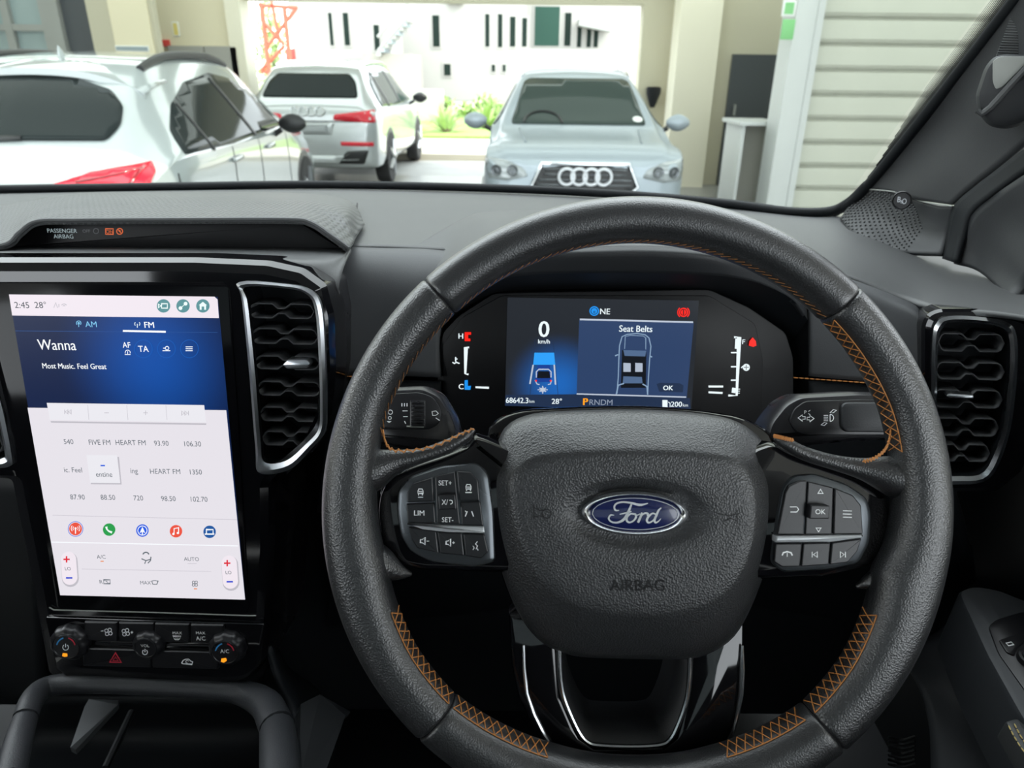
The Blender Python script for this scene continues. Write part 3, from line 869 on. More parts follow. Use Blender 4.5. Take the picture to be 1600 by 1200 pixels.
# spoiler lip
mb = MB()
rows = []
for k in range(25):
    x = -0.66 + 1.32 * k / 24
    e = 1 - (abs(x) / 0.68) ** 4 * 0.5
    zt = 1.56 - 0.14 * (abs(x) / .66) ** 2.5
    y0 = 0.74 + 0.0 * x
    rows.append([Vector((x, 1.15, zt + 0.075)), Vector((x, .93, zt + 0.05)), Vector((x, y0, zt + 0.01)), Vector((x, y0, zt - 0.03)), Vector((x, .86, zt - 0.03))])
mb.grid(rows)
cw.t.part('spoiler', mb, M['car_white'], smooth=50, solid=0.01)
for sgn in (1, -1):
    tl = cw.patch('tail_light', [(sgn * .34, .90), (sgn * .86, .90), (sgn * .88, 1.03), (sgn * .84, 1.07), (sgn * .58, 1.035), (sgn * .38, .98)], 'y', -1, M['tail_red'], rnd=0.012, off=0.02, step=0.03)
    cw.patch('light_bar', [(sgn * .50, .985), (sgn * .80, 1.035), (sgn * .74, .915), (sgn * .76, .915), (sgn * .83, 1.045), (sgn * .50, .995)], 'y', -1, M['tail_dark'], off=0.028, rnd=0.0, parent=tl, step=0.03)
    cw.patch('side_window', [(.50, 1.09), (.66, 1.22), (.95, 1.36), (1.40, 1.48), (2.05, 1.535), (2.5, 1.49), (2.85, 1.36), (3.1, 1.17), (3.1, 1.075), (1.5, 1.065)], 'x', sgn, M['car_glass'], rnd=0.03)
    for a, b in ((1.0, 1.05), (2.10, 1.95)):
        cw.patch('window_pillar', [(a, 1.07), (a + .06, 1.07), (b + .05, 1.50), (b, 1.50)] if a > 2 else [(a, 1.07), (a + .03, 1.07), (b - .02, 1.36), (b - .05, 1.355)], 'x', sgn, M['car_black'], off=0.012, rnd=0.0)
    # roof rail
    pts = []
    for k in range(13):
        y = .98 + 1.75 * k / 12
        h = cw.hit('z', 1, sgn * 0.56, y)
        pts.append(h[0] + Vector((0, 0, 0.035 * min(1, 4 * min(k / 12, 1 - k / 12) + 0.1))))
    cw.t.part('roof_rail', MB().tube(pts, 0.026, 8), M['car_black'])
    cw.mirror(sgn * 0.99, 2.75, 1.07, sgn, M['car_black'], 1)
    cw.patch('door_handle', [(1.35, .945), (1.58, .95), (1.58, .98), (1.35, .975)], 'x', sgn, M['car_white'], off=0.025, rnd=0.01, thick=0.02)
    cw.patch('door_handle', [(2.35, .94), (2.58, .945), (2.58, .975), (2.35, .97)], 'x', sgn, M['car_white'], off=0.025, rnd=0.01, thick=0.02)
    for y in (0.88, 3.78):
        cw.arch(y, 0.42, sgn); cw.wheel(sgn * 0.955, y, 0.37, sgn)
    cw.patch('panel_gap', [(.32, .45), (.335, .45), (.335, 1.0), (.32, 1.0)], 'x', sgn, M['car_black'], off=0.003, rnd=0)
    for y in (1.42, 2.15, 3.12):
        cw.patch('panel_gap', [(y, .45), (y + .01, .45), (y + .01, 1.05), (y, 1.05)], 'x', sgn, M['car_black'], off=0.003, rnd=0)
rows = []
for k in range(8):
    t = k / 7
    rows.append([Vector((-0.0 + cos(a) * 0.028 * (1 - t) ** 0.7, 1.18 - sin(a) * 0.075 * (1 - t) - 0.05 * t, 1.605 + 0.10 * t)) for a in [2 * pi * j / 10 for j in range(10)]])
cw.t.part('antenna_fin', MB().grid(rows, closed=True, capb=True), M['car_white'])
cw.patch('bumper_trim', [(-.75, .36), (.75, .36), (.70, .52), (-.70, .52)], 'y', -1, M['car_black'], rnd=0.03)
cw.patch('number_plate', [(-.26, .70), (.26, .70), (.26, .81), (-.26, .81)], 'y', -1, M['plate'], rnd=0.005)

QR = [(0.00, .42, .76, .78, .82, .60, .98), (.05, .33, .86, .87, .95, .66, 1.10), (.14, .29, .92, .92, 1.0, .68, 1.17), (.32, .27, .945, .94, 1.03, .66, 1.34),
      (.52, .27, .945, .94, 1.04, .63, 1.52), (.75, .27, .945, .94, 1.04, .62, 1.61), (1.3, .27, .94, .94, 1.03, .60, 1.65), (2.1, .27, .94, .935, 1.02, .60, 1.66),
      (2.65, .27, .94, .93, 1.01, .60, 1.61), (3.1, .27, .94, .925, 1.01, .63, 1.43), (3.45, .27, .94, .915, 1.0, .70, 1.20), (3.75, .27, .94, .90, .98, .76, 1.07),
      (4.15, .28, .93, .87, .90, .72, .99), (4.45, .30, .88, .80, .80, .62, .88), (4.62, .36, .74, .68, .70, .5, .76), (4.66, .42, .6, .55, .66, .4, .70)]
cq = Car('estate_suv', (-2.80, 10.2, 0), radians(-1.0), 'silver suv seen from behind, parked in the sunny gateway', QR, M['car_silver'])
cq.patch('rear_window', [(-.66, 1.20), (.66, 1.20), (.60, 1.40), (.50, 1.50), (-.50, 1.50), (-.60, 1.40)], 'y', -1, M['car_glass'], rnd=0.05)
cq.patch('plate_recess', [(-.30, .74), (.30, .74), (.36, .90), (-.36, .90)], 'y', -1, M['car_silver'], rnd=0.02)
cq.patch('number_plate', [(-.26, .76), (.26, .76), (.26, .87), (-.26, .87)], 'y', -1, M['plate'], off=0.02, rnd=0.005)
cq.patch('panel_gap', [(-.85, .905), (.85, .905), (.85, .918), (-.85, .918)], 'y', -1, M['car_black'], off=0.004, rnd=0)
cq.patch('diffuser', [(-.72, .36), (.72, .36), (.80, .55), (.50, .53), (.40, .44), (-.40, .44), (-.50, .53), (-.80, .55)], 'y', -1, M['car_black'], rnd=0.03)
cq.patch('diffuser_plate', [(-.36, .36), (.36, .36), (.46, .47), (-.46, .47)], 'y', -1, M['car_silver'], off=0.015, rnd=0.02)
for k in range(4):
    pts = [(-.165 + .11 * k + .07 * cos(a), 1.03 + .05 * sin(a)) for a in [2 * pi * i / 20 for i in range(20)]]
    P3 = [cq.hit('y', -1, *p) for p in pts]
    P3 = [h[0] + h[1] * 0.012 for h in P3 if h]
    cq.t.part('badge_ring', MB().tube(P3 + P3[:1], 0.008, 5, cap=False), M['chrome'])
rs = []
for sgn in (1, -1):
    cq.patch('tail_light', [(sgn * .34, .93), (sgn * .80, .90), (sgn * .90, .90), (sgn * .89, 1.06), (sgn * .62, 1.03), (sgn * .36, 1.0)], 'y', -1, M['tail_red'], rnd=0.02)
    cq.patch('reflector', [(sgn * .42, .60), (sgn * .86, .595), (sgn * .86, .65), (sgn * .42, .655)], 'y', -1, M['tail_red'], rnd=0.01)
    cq.patch('side_window', [(.42, 1.09), (.62, 1.38), (.85, 1.50), (1.9, 1.55), (2.5, 1.50), (2.95, 1.33), (3.22, 1.13), (3.22, 1.075), (1.5, 1.065)], 'x', sgn, M['car_glass_pale'], rnd=0.03)
    for a in (0.95, 2.0):
        cq.patch('window_pillar', [(a, 1.07), (a + .07, 1.07), (a + .07, 1.53), (a, 1.53)], 'x', sgn, M['car_black'], off=0.012, rnd=0.0)
    pts = []
    for k in range(13):
        y = .75 + 2.1 * k / 12
        h = cq.hit('z', 1, sgn * 0.60, y)
        pts.append(h[0] + Vector((0, 0, 0.04 * min(1, 4 * min(k / 12, 1 - k / 12) + 0.1))))
    cq.t.part('roof_rail', MB().tube(pts, 0.022, 8), M['chrome'])
    cq.mirror(sgn * 1.0, 3.0, 1.07, sgn, M['car_black'], 1)
    for y in (0.88, 3.72):
        cq.arch(y, 0.42, sgn); cq.wheel(sgn * 0.955, y, 0.37, sgn)
rows = []
for k in range(6):
    t = k / 5
    rows.append([Vector((cos(a) * 0.028 * (1 - t) ** 0.7, 1.1 - sin(a) * 0.075 * (1 - t) - 0.05 * t, 1.64 + 0.08 * t)) for a in [2 * pi * j / 10 for j in range(10)]])
cq.t.part('antenna_fin', MB().grid(rows, closed=True, capb=True), M['car_silver'])

# facing us: nose at y = 0 in its own space, turned round
QF = [(0.00, .40, .64, .66, .70, .50, .82), (.05, .32, .80, .80, .78, .62, .88), (.16, .26, .88, .87, .86, .68, .94), (.40, .24, .91, .89, .91, .72, .99),
      (.75, .24, .915, .885, .92, .74, 1.01), (1.05, .24, .915, .89, .96, .745, 1.05), (1.25, .24, .915, .895, .98, .73, 1.13), (1.6, .24, .915, .90, 1.0, .66, 1.36), (1.95, .24, .915, .90, 1.0, .60, 1.52),
      (2.4, .24, .915, .90, 1.01, .58, 1.575), (3.1, .24, .915, .90, 1.02, .58, 1.585), (3.7, .24, .915, .90, 1.03, .59, 1.54), (4.1, .27, .90, .89, 1.03, .62, 1.33), (4.32, .32, .86, .85, .95, .64, 1.10), (4.38, .42, .74, .76, .80, .6, .90)]
cf = Car('compact_suv', (0.62, 6.45, 0), radians(-1.0), 'silver blue suv facing the truck, four rings on its grille', QF, M['car_blue'])
cf.patch('front_window', [(-.685, 1.085), (.685, 1.085), (.56, 1.47), (.50, 1.50), (-.50, 1.50), (-.56, 1.47)], 'y', -1, M['car_glass_pale'], rnd=0.04, off=0.008)
gr = cf.patch('grille', [(-.36, .56), (.36, .56), (.47, .65), (.385, .835), (-.385, .835), (-.47, .65)], 'y', -1, M['car_black'], rnd=0.03)
for k in range(5):
    z_ = .61 + .045 * k; w_ = .38 + (0.03 if k in (0, 1, 2) else -0.02)
    cf.patch('grille_bar', [(-w_, z_), (w_, z_), (w_, z_ + .012), (-w_, z_ + .012)], 'y', -1, M['lamp_cup'], off=0.015, rnd=0.0, parent=gr, step=0.1)
gp = [(-.36, .56), (.36, .56), (.47, .65), (.385, .835), (-.385, .835), (-.47, .65)]
P3 = []
for i in range(6):
    a, b = Vector(gp[i]), Vector(gp[(i + 1) % 6])
    for k in range(8):
        q = a.lerp(b, k / 8); h = cf.hit('y', -1, q.x, q.y)
        if h: P3.append(h[0] + h[1] * 0.008)
cf.t.part('grille_surround', MB().tube(P3 + P3[:1], 0.016, 6, cap=False), M['chrome'], parent=gr)
for k in range(4):
    c = (-.162 + .108 * k, .735)
    P3 = []
    for i in range(24):
        a = 2 * pi * i / 24
        h = cf.hit('y', -1, c[0] + .068 * cos(a), c[1] + .068 * sin(a))
        P3.append(Vector((h[0].x, min(h[0].y, .03) - .03, h[0].z)))
    cf.t.part('badge_ring', MB().tube(P3 + P3[:1], 0.014, 6, cap=False), M['logo_silver'])
for sgn in (1, -1):
    hl = cf.patch('headlight', [(sgn * .50, .73), (sgn * .68, .69), (sgn * .85, .70), (sgn * .885, .80), (sgn * .875, .875), (sgn * .68, .855), (sgn * .54, .80)], 'y', -1, M['head'], rnd=0.02)
    for cx in (.64, .78):
        h = cf.hit('y', -1, sgn * cx, .772)
        cf.t.part('lamp', MB().lathe(h[0] + h[1] * 0.012, h[1], [(0.05, -0.01), (0.05, 0.006), (0.03, -0.004), (0.01, 0.004)], 16), M['lamp_cup'], parent=hl)
    cf.patch('air_intake', [(sgn * .48, .38), (sgn * .78, .40), (sgn * .80, .52), (sgn * .52, .52)], 'y', -1, M['car_black'], rnd=0.03)
    cf.patch('side_window', [(1.35, 1.06), (2.0, 1.44), (2.6, 1.50), (3.4, 1.48), (3.85, 1.32), (3.85, 1.10), (2.2, 1.05)], 'x', sgn, M['car_glass_pale'], rnd=0.03)
    cf.mirror(sgn * 0.97, 1.55, 1.04, sgn, M['car_blue'], -1)
    pts = []
    for k in range(13):
        h = cf.hit('z', 1, sgn * 0.575, 2.05 + 1.7 * k / 12)
        pts.append(h[0] + Vector((0, 0, 0.035 * min(1, 4 * min(k / 12, 1 - k / 12) + 0.1))))
    cf.t.part('roof_rail', MB().tube(pts, 0.02, 8), M['chrome'])
    for y in (0.88, 3.46):
        cf.arch(y, 0.41, sgn); cf.wheel(sgn * 0.925, y, 0.36, sgn)
    cf.patch('bonnet_crease', [(sgn * .52, .35), (sgn * .535, .35), (sgn * .60, 1.05), (sgn * .585, 1.05)], 'z', 1, M['car_blue'], off=0.012, rnd=0.0)
# things seen through the windscreen from outside: wheel arc and a round licence disc
h = cf.hit('y', -1, .60, 1.13)
cf.t.part('licence_disc', MB().lathe(h[0] + h[1] * 0.008, h[1], [(0.05, 0), (0.05, 0.004)], 18), M['sign_white'])
P3 = [cf.hit('y', -1, -.36 + .19 * cos(a), 1.09 + .10 * sin(a)) for a in [pi * i / 14 for i in range(15)]]
cf.t.part('steering_wheel_rim', MB().tube([h[0] + h[1] * 0.012 for h in P3 if h], 0.014, 6), M['car_black'])
for a, b in ((-.12, .02), (.02, .14)):
    pass
# ------------------------------------------------------------------ truck cabin: dashboard, windscreen, pillar
def PY(px, py, y): return atY(px, py, y)
dash = Thing('dashboard', (-0.2, 0.85, 1.0), 'wide dark grey dashboard under the windscreen', 'dashboard')
# top pad from the windscreen to the crest, left of centre binnacle to the right end
top = MB()
rowA = [(-160, 303, 1.08), (0, 300, 1.12), (250, 296, 1.15), (500, 293, 1.16), (750, 298, 1.14), (950, 307, 1.10), (1130, 321, 1.04), (1260, 333, .98), (1330, 343, .91), (1400, 372, .88), (1470, 384, .85), (1530, 390, .82)]
rowB = [(-160, 318, .96), (0, 312, .98), (250, 306, 1.00), (520, 306, 1.02), (700, 312, 1.00), (930, 325, .95), (1150, 340, .90), (1270, 356, .86), (1380, 380, .80), (1450, 400, .77), (1525, 416, .73), (1595, 436, .68)]
rowC = [(-160, 352, .80), (0, 345, .82), (250, 340, .83), (540, 348, .84), (690, 350, .82), (900, 355, .80), (1180, 362, .78), (1290, 385, .76), (1420, 418, .71), (1492, 444, .655), (1575, 466, .59), (1660, 492, .52)]
rowD = [(-160, 392, .68), (0, 388, .69), (250, 386, .69), (550, 385, .69), (660, 388, .69), (900, 400, .67), (1190, 405, .67), (1310, 428, .655), (1410, 466, .63), (1470, 482, .595), (1560, 489, .555), (1650, 502, .51)]
top.patch([rowA, rowB, rowC, rowD], 72, 8)
dash.part('top_pad', top, M['dash'], smooth=60, solid=0.004)
# driver side fascia, left of the cluster: crest, face, lower face
fl = MB()
fl.patch([[(528, 381, .705), (548, 381, .705), (610, 383, .705), (668, 385, .70), (700, 386, .70)],
          [(526, 396, .676), (546, 394, .676), (605, 396, .676), (660, 399, .672), (712, 406, .665)],
          [(520, 440, .650), (545, 440, .650), (600, 442, .65), (650, 446, .645), (702, 452, .641)],
          [(516, 520, .632), (540, 520, .632), (590, 522, .632), (640, 524, .628), (687, 526, .626)],
          [(516, 584, .618), (540, 585, .618), (585, 587, .618), (640, 588, .614), (688, 590, .612)]], 24, 6)
dash.part('driver_fascia', fl, M['fascia'], smooth=60, solid=0.006)
fl = MB()
fl.patch([[(514, 591, .620), (540, 592, .620), (585, 593, .620), (640, 594, .616), (688, 596, .614)],
          [(512, 640, .606), (540, 642, .606), (585, 645, .606), (640, 648, .604), (694, 650, .604)],
          [(505, 720, .60), (540, 722, .60), (585, 725, .60), (640, 728, .60), (735, 730, .60)],
          [(495, 800, .62), (540, 810, .62), (585, 815, .62), (640, 818, .62), (745, 820, .62)]], 20, 5)
dash.part('lower_fascia', fl, M['black'], smooth=60, solid=0.006)
# right fascia between cluster and side vent
fr = MB()
fr.patch([[(1225, 408, .672), (1310, 430, .655), (1380, 454, .635), (1425, 474, .62), (1436, 482, .615)],
          [(1252, 434, .646), (1310, 446, .635), (1378, 468, .622), (1428, 490, .605), (1442, 505, .598)],
          [(1262, 472, .634), (1310, 478, .628), (1376, 494, .615), (1425, 515, .60), (1444, 530, .592)],
          [(1263, 540, .623), (1310, 545, .616), (1376, 553, .605), (1425, 565, .592), (1444, 572, .585)],
          [(1263, 588, .616), (1310, 592, .608), (1376, 598, .598), (1425, 606, .585), (1444, 612, .578)]], 24, 6)
dash.part('side_fascia', fr, M['fascia'], smooth=60, solid=0.006)
fr = MB()
fr.patch([[(1263, 594, .616), (1310, 598, .610), (1376, 604, .600), (1425, 612, .587), (1460, 618, .578)],
          [(1262, 650, .606), (1310, 655, .600), (1376, 660, .590), (1425, 668, .578), (1460, 675, .57)],
          [(1240, 760, .61), (1310, 765, .60), (1376, 770, .59), (1425, 780, .575), (1500, 790, .56)],
          [(1250, 860, .64), (1310, 865, .63), (1376, 870, .62), (1440, 880, .60), (1520, 880, .58)]], 20, 5)
dash.part('lower_fascia', fr, M['black'], smooth=60, solid=0.006)
# stitches on the fascia seams
def stitches(thing, pts, gap, length, rad, mt, name='stitching', parent=None):
    mb = MB(); tot = 0; P = pts
    L = [0]
    for a, b in zip(P, P[1:]): L.append(L[-1] + (b - a).length)
    def at(s):
        for i in range(len(P) - 1):
            if s <= L[i + 1]: return P[i].lerp(P[i + 1], (s - L[i]) / max(1e-9, L[i + 1] - L[i]))
        return P[-1]
    s = 0
    while s + length < L[-1]:
        mb.tube([at(s), at(s + length * .5) , at(s + length)], [rad * .6, rad, rad * .6], 5); s += gap
    return thing.part(name, mb, mt, parent=parent, kind='stuff')
def ylift(pts, d=0.0015): return [p + (CAM - p).normalized() * d for p in pts]
stitches(dash, ylift(cr([PY(514, 586, .618), PY(540, 588, .618), PY(600, 590, .617)], 12), .003), .0048, .0040, .0007, M['stitch'])
stitches(dash, ylift(cr([PY(1240, 590, .617), PY(1310, 595, .608), PY(1376, 600, .599)], 14), .003), .0048, .0040, .0007, M['stitch'])

# instrument hood
hd = MB()
back = [(640, 390, .692), (662, 376, .72), (692, 358, .76), (722, 342, .80), (750, 332, .83), (800, 329, .85), (900, 328, .86), (1000, 329, .86), (1100, 333, .85), (1170, 340, .83), (1205, 356, .79), (1240, 384, .73), (1270, 408, .68)]
mid = [(655, 405, .672), (672, 394, .69), (698, 378, .71), (730, 360, .725), (762, 348, .735), (820, 346, .74), (900, 345, .74), (1000, 346, .74), (1090, 350, .735), (1150, 358, .725), (1195, 376, .705), (1235, 402, .68), (1262, 424, .66)]
crest = [(672, 440, .652), (684, 428, .645), (704, 416, .632), (735, 404, .612), (780, 396, .592), (840, 390, .582), (920, 387, .578), (1000, 385, .578), (1080, 389, .578), (1135, 397, .584), (1185, 412, .602), (1228, 436, .625), (1254, 456, .64)]
face = [(676, 455, .645), (688, 440, .638), (708, 428, .626), (738, 414, .606), (782, 405, .586), (842, 400, .576), (920, 398, .572), (1000, 397, .572), (1080, 400, .572), (1137, 408, .578), (1188, 424, .596), (1232, 450, .618), (1258, 470, .632)]
lipr = [(684, 520, .636), (692, 500, .63), (714, 478, .62), (745, 456, .606), (785, 436, .59), (842, 429, .580), (920, 427, .577), (1000, 427, .577), (1080, 429, .577), (1140, 433, .582), (1190, 444, .596), (1238, 468, .615), (1262, 500, .625)]
hd.patch([back, mid, crest], 48, 8)
dash.part('instrument_hood', hd, M['dash'], smooth=60, solid=0.006)
hd = MB(); hd.patch([crest, face, lipr], 48, 5)
dash.part('hood_brow', hd, M['grey_dark'], smooth=60, solid=0.004)
# dark tunnel between brow and cluster
hd = MB()
inner = [(700, 545, .665), (706, 520, .665), (728, 494, .665), (755, 474, .665), (795, 460, .665), (845, 456, .665), (920, 455, .665), (1000, 456, .665), (1080, 458, .665), (1115, 464, .665), (1165, 490, .665), (1205, 520, .665), (1222, 560, .665)]
hd.patch([lipr, inner], 48, 4)
dash.part('brow_underside', hd, M['black'], smooth=60)
hd = MB()
hd.patch([[(684, 520, .636), (686, 580, .628), (690, 640, .62), (696, 720, .61)], [(700, 545, .665), (700, 590, .66), (702, 650, .655), (706, 720, .645)]], 16, 3)
dash.part('cluster_side', hd, M['black'], smooth=60)
hd = MB()
hd.patch([[(1262, 500, .625), (1263, 560, .618), (1262, 640, .61), (1260, 720, .605)], [(1222, 560, .665), (1226, 600, .66), (1230, 660, .655), (1235, 720, .645)]], 16, 3)
dash.part('cluster_side', hd, M['black'], smooth=60)

# centre binnacle: raised strip with the airbag lamp panel
bt = MB()
lipb = [(-60, 388, .625), (8, 382, .625), (30, 364, .63), (58, 346, .635), (120, 344, .638), (300, 343, .64), (450, 343, .638), (486, 348, .635), (520, 370, .63), (545, 388, .628)]
tb = [(-60, 372, .72), (10, 352, .73), (60, 326, .75), (100, 316, .77), (160, 310, .80), (300, 308, .82), (440, 310, .80), (500, 316, .77), (540, 332, .73), (556, 372, .69)]
t0 = [(-60, 330, .90), (40, 314, .92), (100, 304, .96), (140, 301, .99), (180, 300, 1.0), (300, 300, 1.02), (440, 301, 1.0), (510, 305, .98), (550, 316, .92), (570, 350, .80)]
m1 = [(-60, 380, .665), (10, 366, .67), (45, 344, .68), (80, 332, .69), (140, 327, .70), (300, 326, .71), (445, 327, .70), (494, 334, .69), (530, 352, .675), (552, 382, .655)]
bt.patch([t0, tb, m1, lipb], 60, 8)
dash.part('speaker_dome', bt, M['dash_speaker'], smooth=60, solid=0.004)
# lip edge
lip2 = [(x + (3 if x < 300 else -3), y + 4, Y) for x, y, Y in lipb]
bt = MB(); pts = cr([PY(*p) for p in lipb], 60)
bt.tube(pts, 0.0022, 8)
dash.part('dome_lip', bt, M['dash'])
BP = Plane(PY(300, 366, .655), Vector((0, -1, 0.12)))
bt = MB().slab(BP, [(-60, 392), (12, 384), (58, 348), (470, 349), (528, 386), (528, 394)], -0.01, 0, 0.0006, 3)
wp_ = dash.part('warning_panel', bt, M['panel_black'])
mk = MB()
mk.text(BP, 'PASSENGER', 97, 360.5, 9.0, .0003, 0); mk.text(BP, 'AIRBAG', 99, 369.3, 9.0, .0003, 0)
dash.part('lettering', mk, [M['lamp_white']], parent=wp_, smooth=0)
mk = MB()
mk.stroke(BP, [(165, 357.5), (177, 357.5), (177, 366), (165, 366)], 1.3, .0003, 0, True); mk.text(BP, 'ON', 171, 362, 7.5, .0003, 0)
mk.ring(BP, 187, 361.5, 4.6, 1.4, .0003, 0); mk.stroke(BP, [(184, 358), (190, 365)], 1.2, .0003, 0); mk.disc(BP, 187, 361, 1.6, .0003, 0, 10)
dash.part('warning_lamp', mk, [M['lamp_orange']], parent=wp_, smooth=0)
mk = MB()
mk.text(BP, 'OFF', 135, 361, 7, .0003, 0); mk.ring(BP, 150, 361, 4, 1, .0003, 0)
dash.part('unlit_lamp', mk, [M['print_dim']], parent=wp_, smooth=0)
# shelf between panel and gloss trim
bt = MB()
bt.patch([[(-60, 394, .655), (20, 386, .655), (250, 386, .655), (520, 387, .655), (548, 388, .65)],
          [(-60, 400, .60), (20, 396, .60), (250, 397, .60), (490, 402, .60), (540, 410, .61)],
          [(-60, 405, .572), (20, 403, .572), (250, 404, .572), (440, 410, .574), (530, 445, .585)],
          [(-60, 425, .575), (20, 424, .575), (250, 426, .577), (440, 432, .578), (532, 480, .588)]], 40, 6)
dash.part('shelf', bt, M['dash'], smooth=60, solid=0.004)
# seam between the centre section and the driver side
dash.part('seam', MB().tube(ylift(cr([PY(558, 318, .93), PY(556, 340, .82), PY(548, 384, .69), PY(536, 412, .66), PY(527, 440, .645), PY(524, 500, .63), PY(524, 590, .615)], 30), .002), .0011, 6), M['seam'])
# bulk of the dashboard below: carries column, stack and vents
bk = MB().box((-0.75, 0.72, 0.78), (0.44, 1.05, 1.36))
dash.part('carcass', bk, M['black'], smooth=0)
bk = MB().box((-0.75, 0.95, 0.25), (0.44, 1.0, 0.78))
dash.part('bulkhead', bk, M['black'], smooth=0)

# windscreen
gl = MB()
w0 = [(-160, 303, 1.085), (0, 300, 1.125), (250, 296, 1.155), (500, 293, 1.165), (750, 298, 1.145), (950, 307, 1.105), (1130, 322, 1.045), (1250, 337, .985), (1310, 330, .945)]
g0 = [PY(*p) for p in w0]
right = [(1345, 301), (1388, 250), (1432, 195), (1500, 110), (1592, -8)]
xr = .455
# glass as a ruled surface from base to a header line well above the frame
dE = PY(1660, -95, .68) - PY(1310, 330, .945)
hdr = [g0[i] + Vector((dE.x * g0[i].x / g0[8].x, dE.y, dE.z)) * 1.95 + Vector((0, -.10 * (g0[i].y - g0[8].y) / .22, 0)) for i in range(9)]
rows = []
bowl = cr(g0, 40); hd_ = cr(hdr, 40)
for k in range(13):
    t = k / 12
    rows.append([a.lerp(b, t) + Vector((0, 0.02 * sin(pi * t), 0.02 * sin(pi * t))) for a, b in zip(bowl, hd_)])
gl.grid(rows)
ws = Thing('windscreen', PY(500, 293, 1.16), 'curved windscreen glass with black printed border', 'windscreen')
ws.part('glass', gl, M['windshield'], smooth=80)
fb = MB()
fb.tube([p + Vector((0, -.004, .001)) for p in cr([PY(-160, 299, 1.05), PY(0, 296, 1.09), PY(250, 292, 1.12), PY(500, 289, 1.13), PY(750, 294, 1.11), PY(950, 303, 1.07), PY(1130, 318, 1.01), PY(1230, 331, .965), PY(1290, 331, .95), PY(1322, 318, .93), PY(1352, 290, .90)], 60)], .0062, 8)
ws.part('lower_seal', fb, M['black'], smooth=80)
# black edge along the pillar and its printed dots
edge = cr([PY(1300, 334, .95), PY(1335, 312, .915), PY(1380, 262, .875), PY(1432, 198, .835), PY(1500, 112, .785), PY(1592, -6, .72), PY(1660, -95, .68)], 60)
ws.part('side_seal', MB().tube(edge, .0065, 8), M['black'], smooth=80)
dots = MB()
for i in range(260):
    t = 0.28 + 0.72 * i / 259
    p = edge[int(t * 59)].lerp(edge[min(59, int(t * 59) + 1)], t * 59 - int(t * 59))
    for j in range(max(1, int(9 * min(1, (t - .26) / .35)))):
        q = p + Vector((-0.0050 - j * 0.0017, 0.004, 0.002)) + Vector((0, 0.0012, -.0011)) * (j % 2)
        r = 0.00085 - j * 0.00006
        n_ = (CAM - q).normalized(); a = n_.orthogonal().normalized(); b = n_.cross(a)
        dots.add([q + (a * cos(2 * pi * k / 6) + b * sin(2 * pi * k / 6)) * r for k in range(6)], [tuple(range(6))])
ws.part('printed_dots', dots, M['frit'], kind='stuff', smooth=0)

# right pillar trim
pt = Thing('pillar_trim', PY(1400, 360, .8), 'dark grey windscreen pillar trim with grab handle on the right', 'pillar trim')
pl_ = MB()
pl_.patch([[(1352, 296, .90), (1386, 255, .870), (1440, 190, .828), (1506, 106, .778), (1598, -12, .712), (1680, -115, .66), Vector((.455, .50, 1.86))],
           [(1385, 300, .86), (1424, 255, .835), (1476, 190, .80), (1535, 116, .752), (1625, 0, .69), (1700, -100, .64), Vector((.475, .46, 1.86))],
           [(1432, 312, .80), (1470, 270, .775), (1520, 215, .745), (1580, 150, .70), (1670, 40, .65), (1740, -60, .60), Vector((.50, .42, 1.86))],
           [(1486, 320, .745), (1518, 292, .725), (1560, 260, .70), (1625, 205, .665), (1710, 110, .61), (1780, 0, .57), Vector((.52, .38, 1.86))]], 46, 6)
pt.part('upper_panel', pl_, M['grey_dark'], smooth=60, solid=0.004)
sp = MB()
r0 = [(1312, 342, .91), (1326, 322, .918), (1340, 308, .912), (1353, 296, .90)]
r1 = [(1330, 362, .85), (1356, 338, .868), (1382, 318, .858), (1404, 302, .84)]
r2 = [(1372, 384, .80), (1396, 358, .82), (1422, 332, .81), (1442, 316, .792)]
r3 = [(1420, 394, .765), (1436, 370, .778), (1452, 346, .775), (1466, 322, .765)]
r4 = [(1472, 398, .735), (1478, 372, .745), (1484, 348, .745), (1488, 323, .742)]
sp.patch([r0, r1, r2, r3, r4], 16, 6)
pt.part('speaker_panel', sp, M['grey_dark'], smooth=60, solid=0.004)
gr_ = MB()
R0 = [cr([PY(*p) for p in r], 14) for r in (r0, r1, r2, r3)]
cols = [cr([r[i] for r in R0], 26) for i in range(14)]
nrm = (CAM - PY(1370, 350, .85)).normalized()
cntd = 0
for i in range(13):
    for k in range(1, 25 - max(0, (i - 6) * 2)):
        q = cols[i][k].lerp(cols[i + 1][k], 0.5 + 0.5 * (k % 2) * 0.9)
        r = 0.0017 * (1 - 0.4 * k / 26)
        a = nrm.orthogonal().normalized(); b = nrm.cross(a)
        gr_.add([q + nrm * 0.0006 + (a * cos(2 * pi * j / 6) + b * sin(2 * pi * j / 6)) * r for j in range(6)] + [q + nrm * 0.0026], [(j, (j + 1) % 6, 6) for j in range(6)])
pt.part('speaker_dimples', gr_, M['dash'], kind='stuff', smooth=60)
SBP = Plane(PY(1409, 313, .795), (CAM - PY(1409, 313, .8)) + Vector((-.1, 0, .05)))
o_ = SBP.o
bd = pt.part('speaker_badge', MB().lathe(o_, SBP.n, [(.0098, -.004), (.0098, .0018), (.0090, .0026), (.0080, .0012), (.001, .0012)], 28), M['satin_black'])
mk = MB(); mk.text(SBP, 'B', 1405, 311.5, 12, .0018, 0, sx=.8); mk.text(SBP, '&', 1409.5, 315, 7, .0019, 0); mk.text(SBP, 'O', 1413, 314.5, 12, .0018, 0, sx=.7)
pt.part('badge_lettering', mk, [M['alu']], parent=bd, smooth=0)
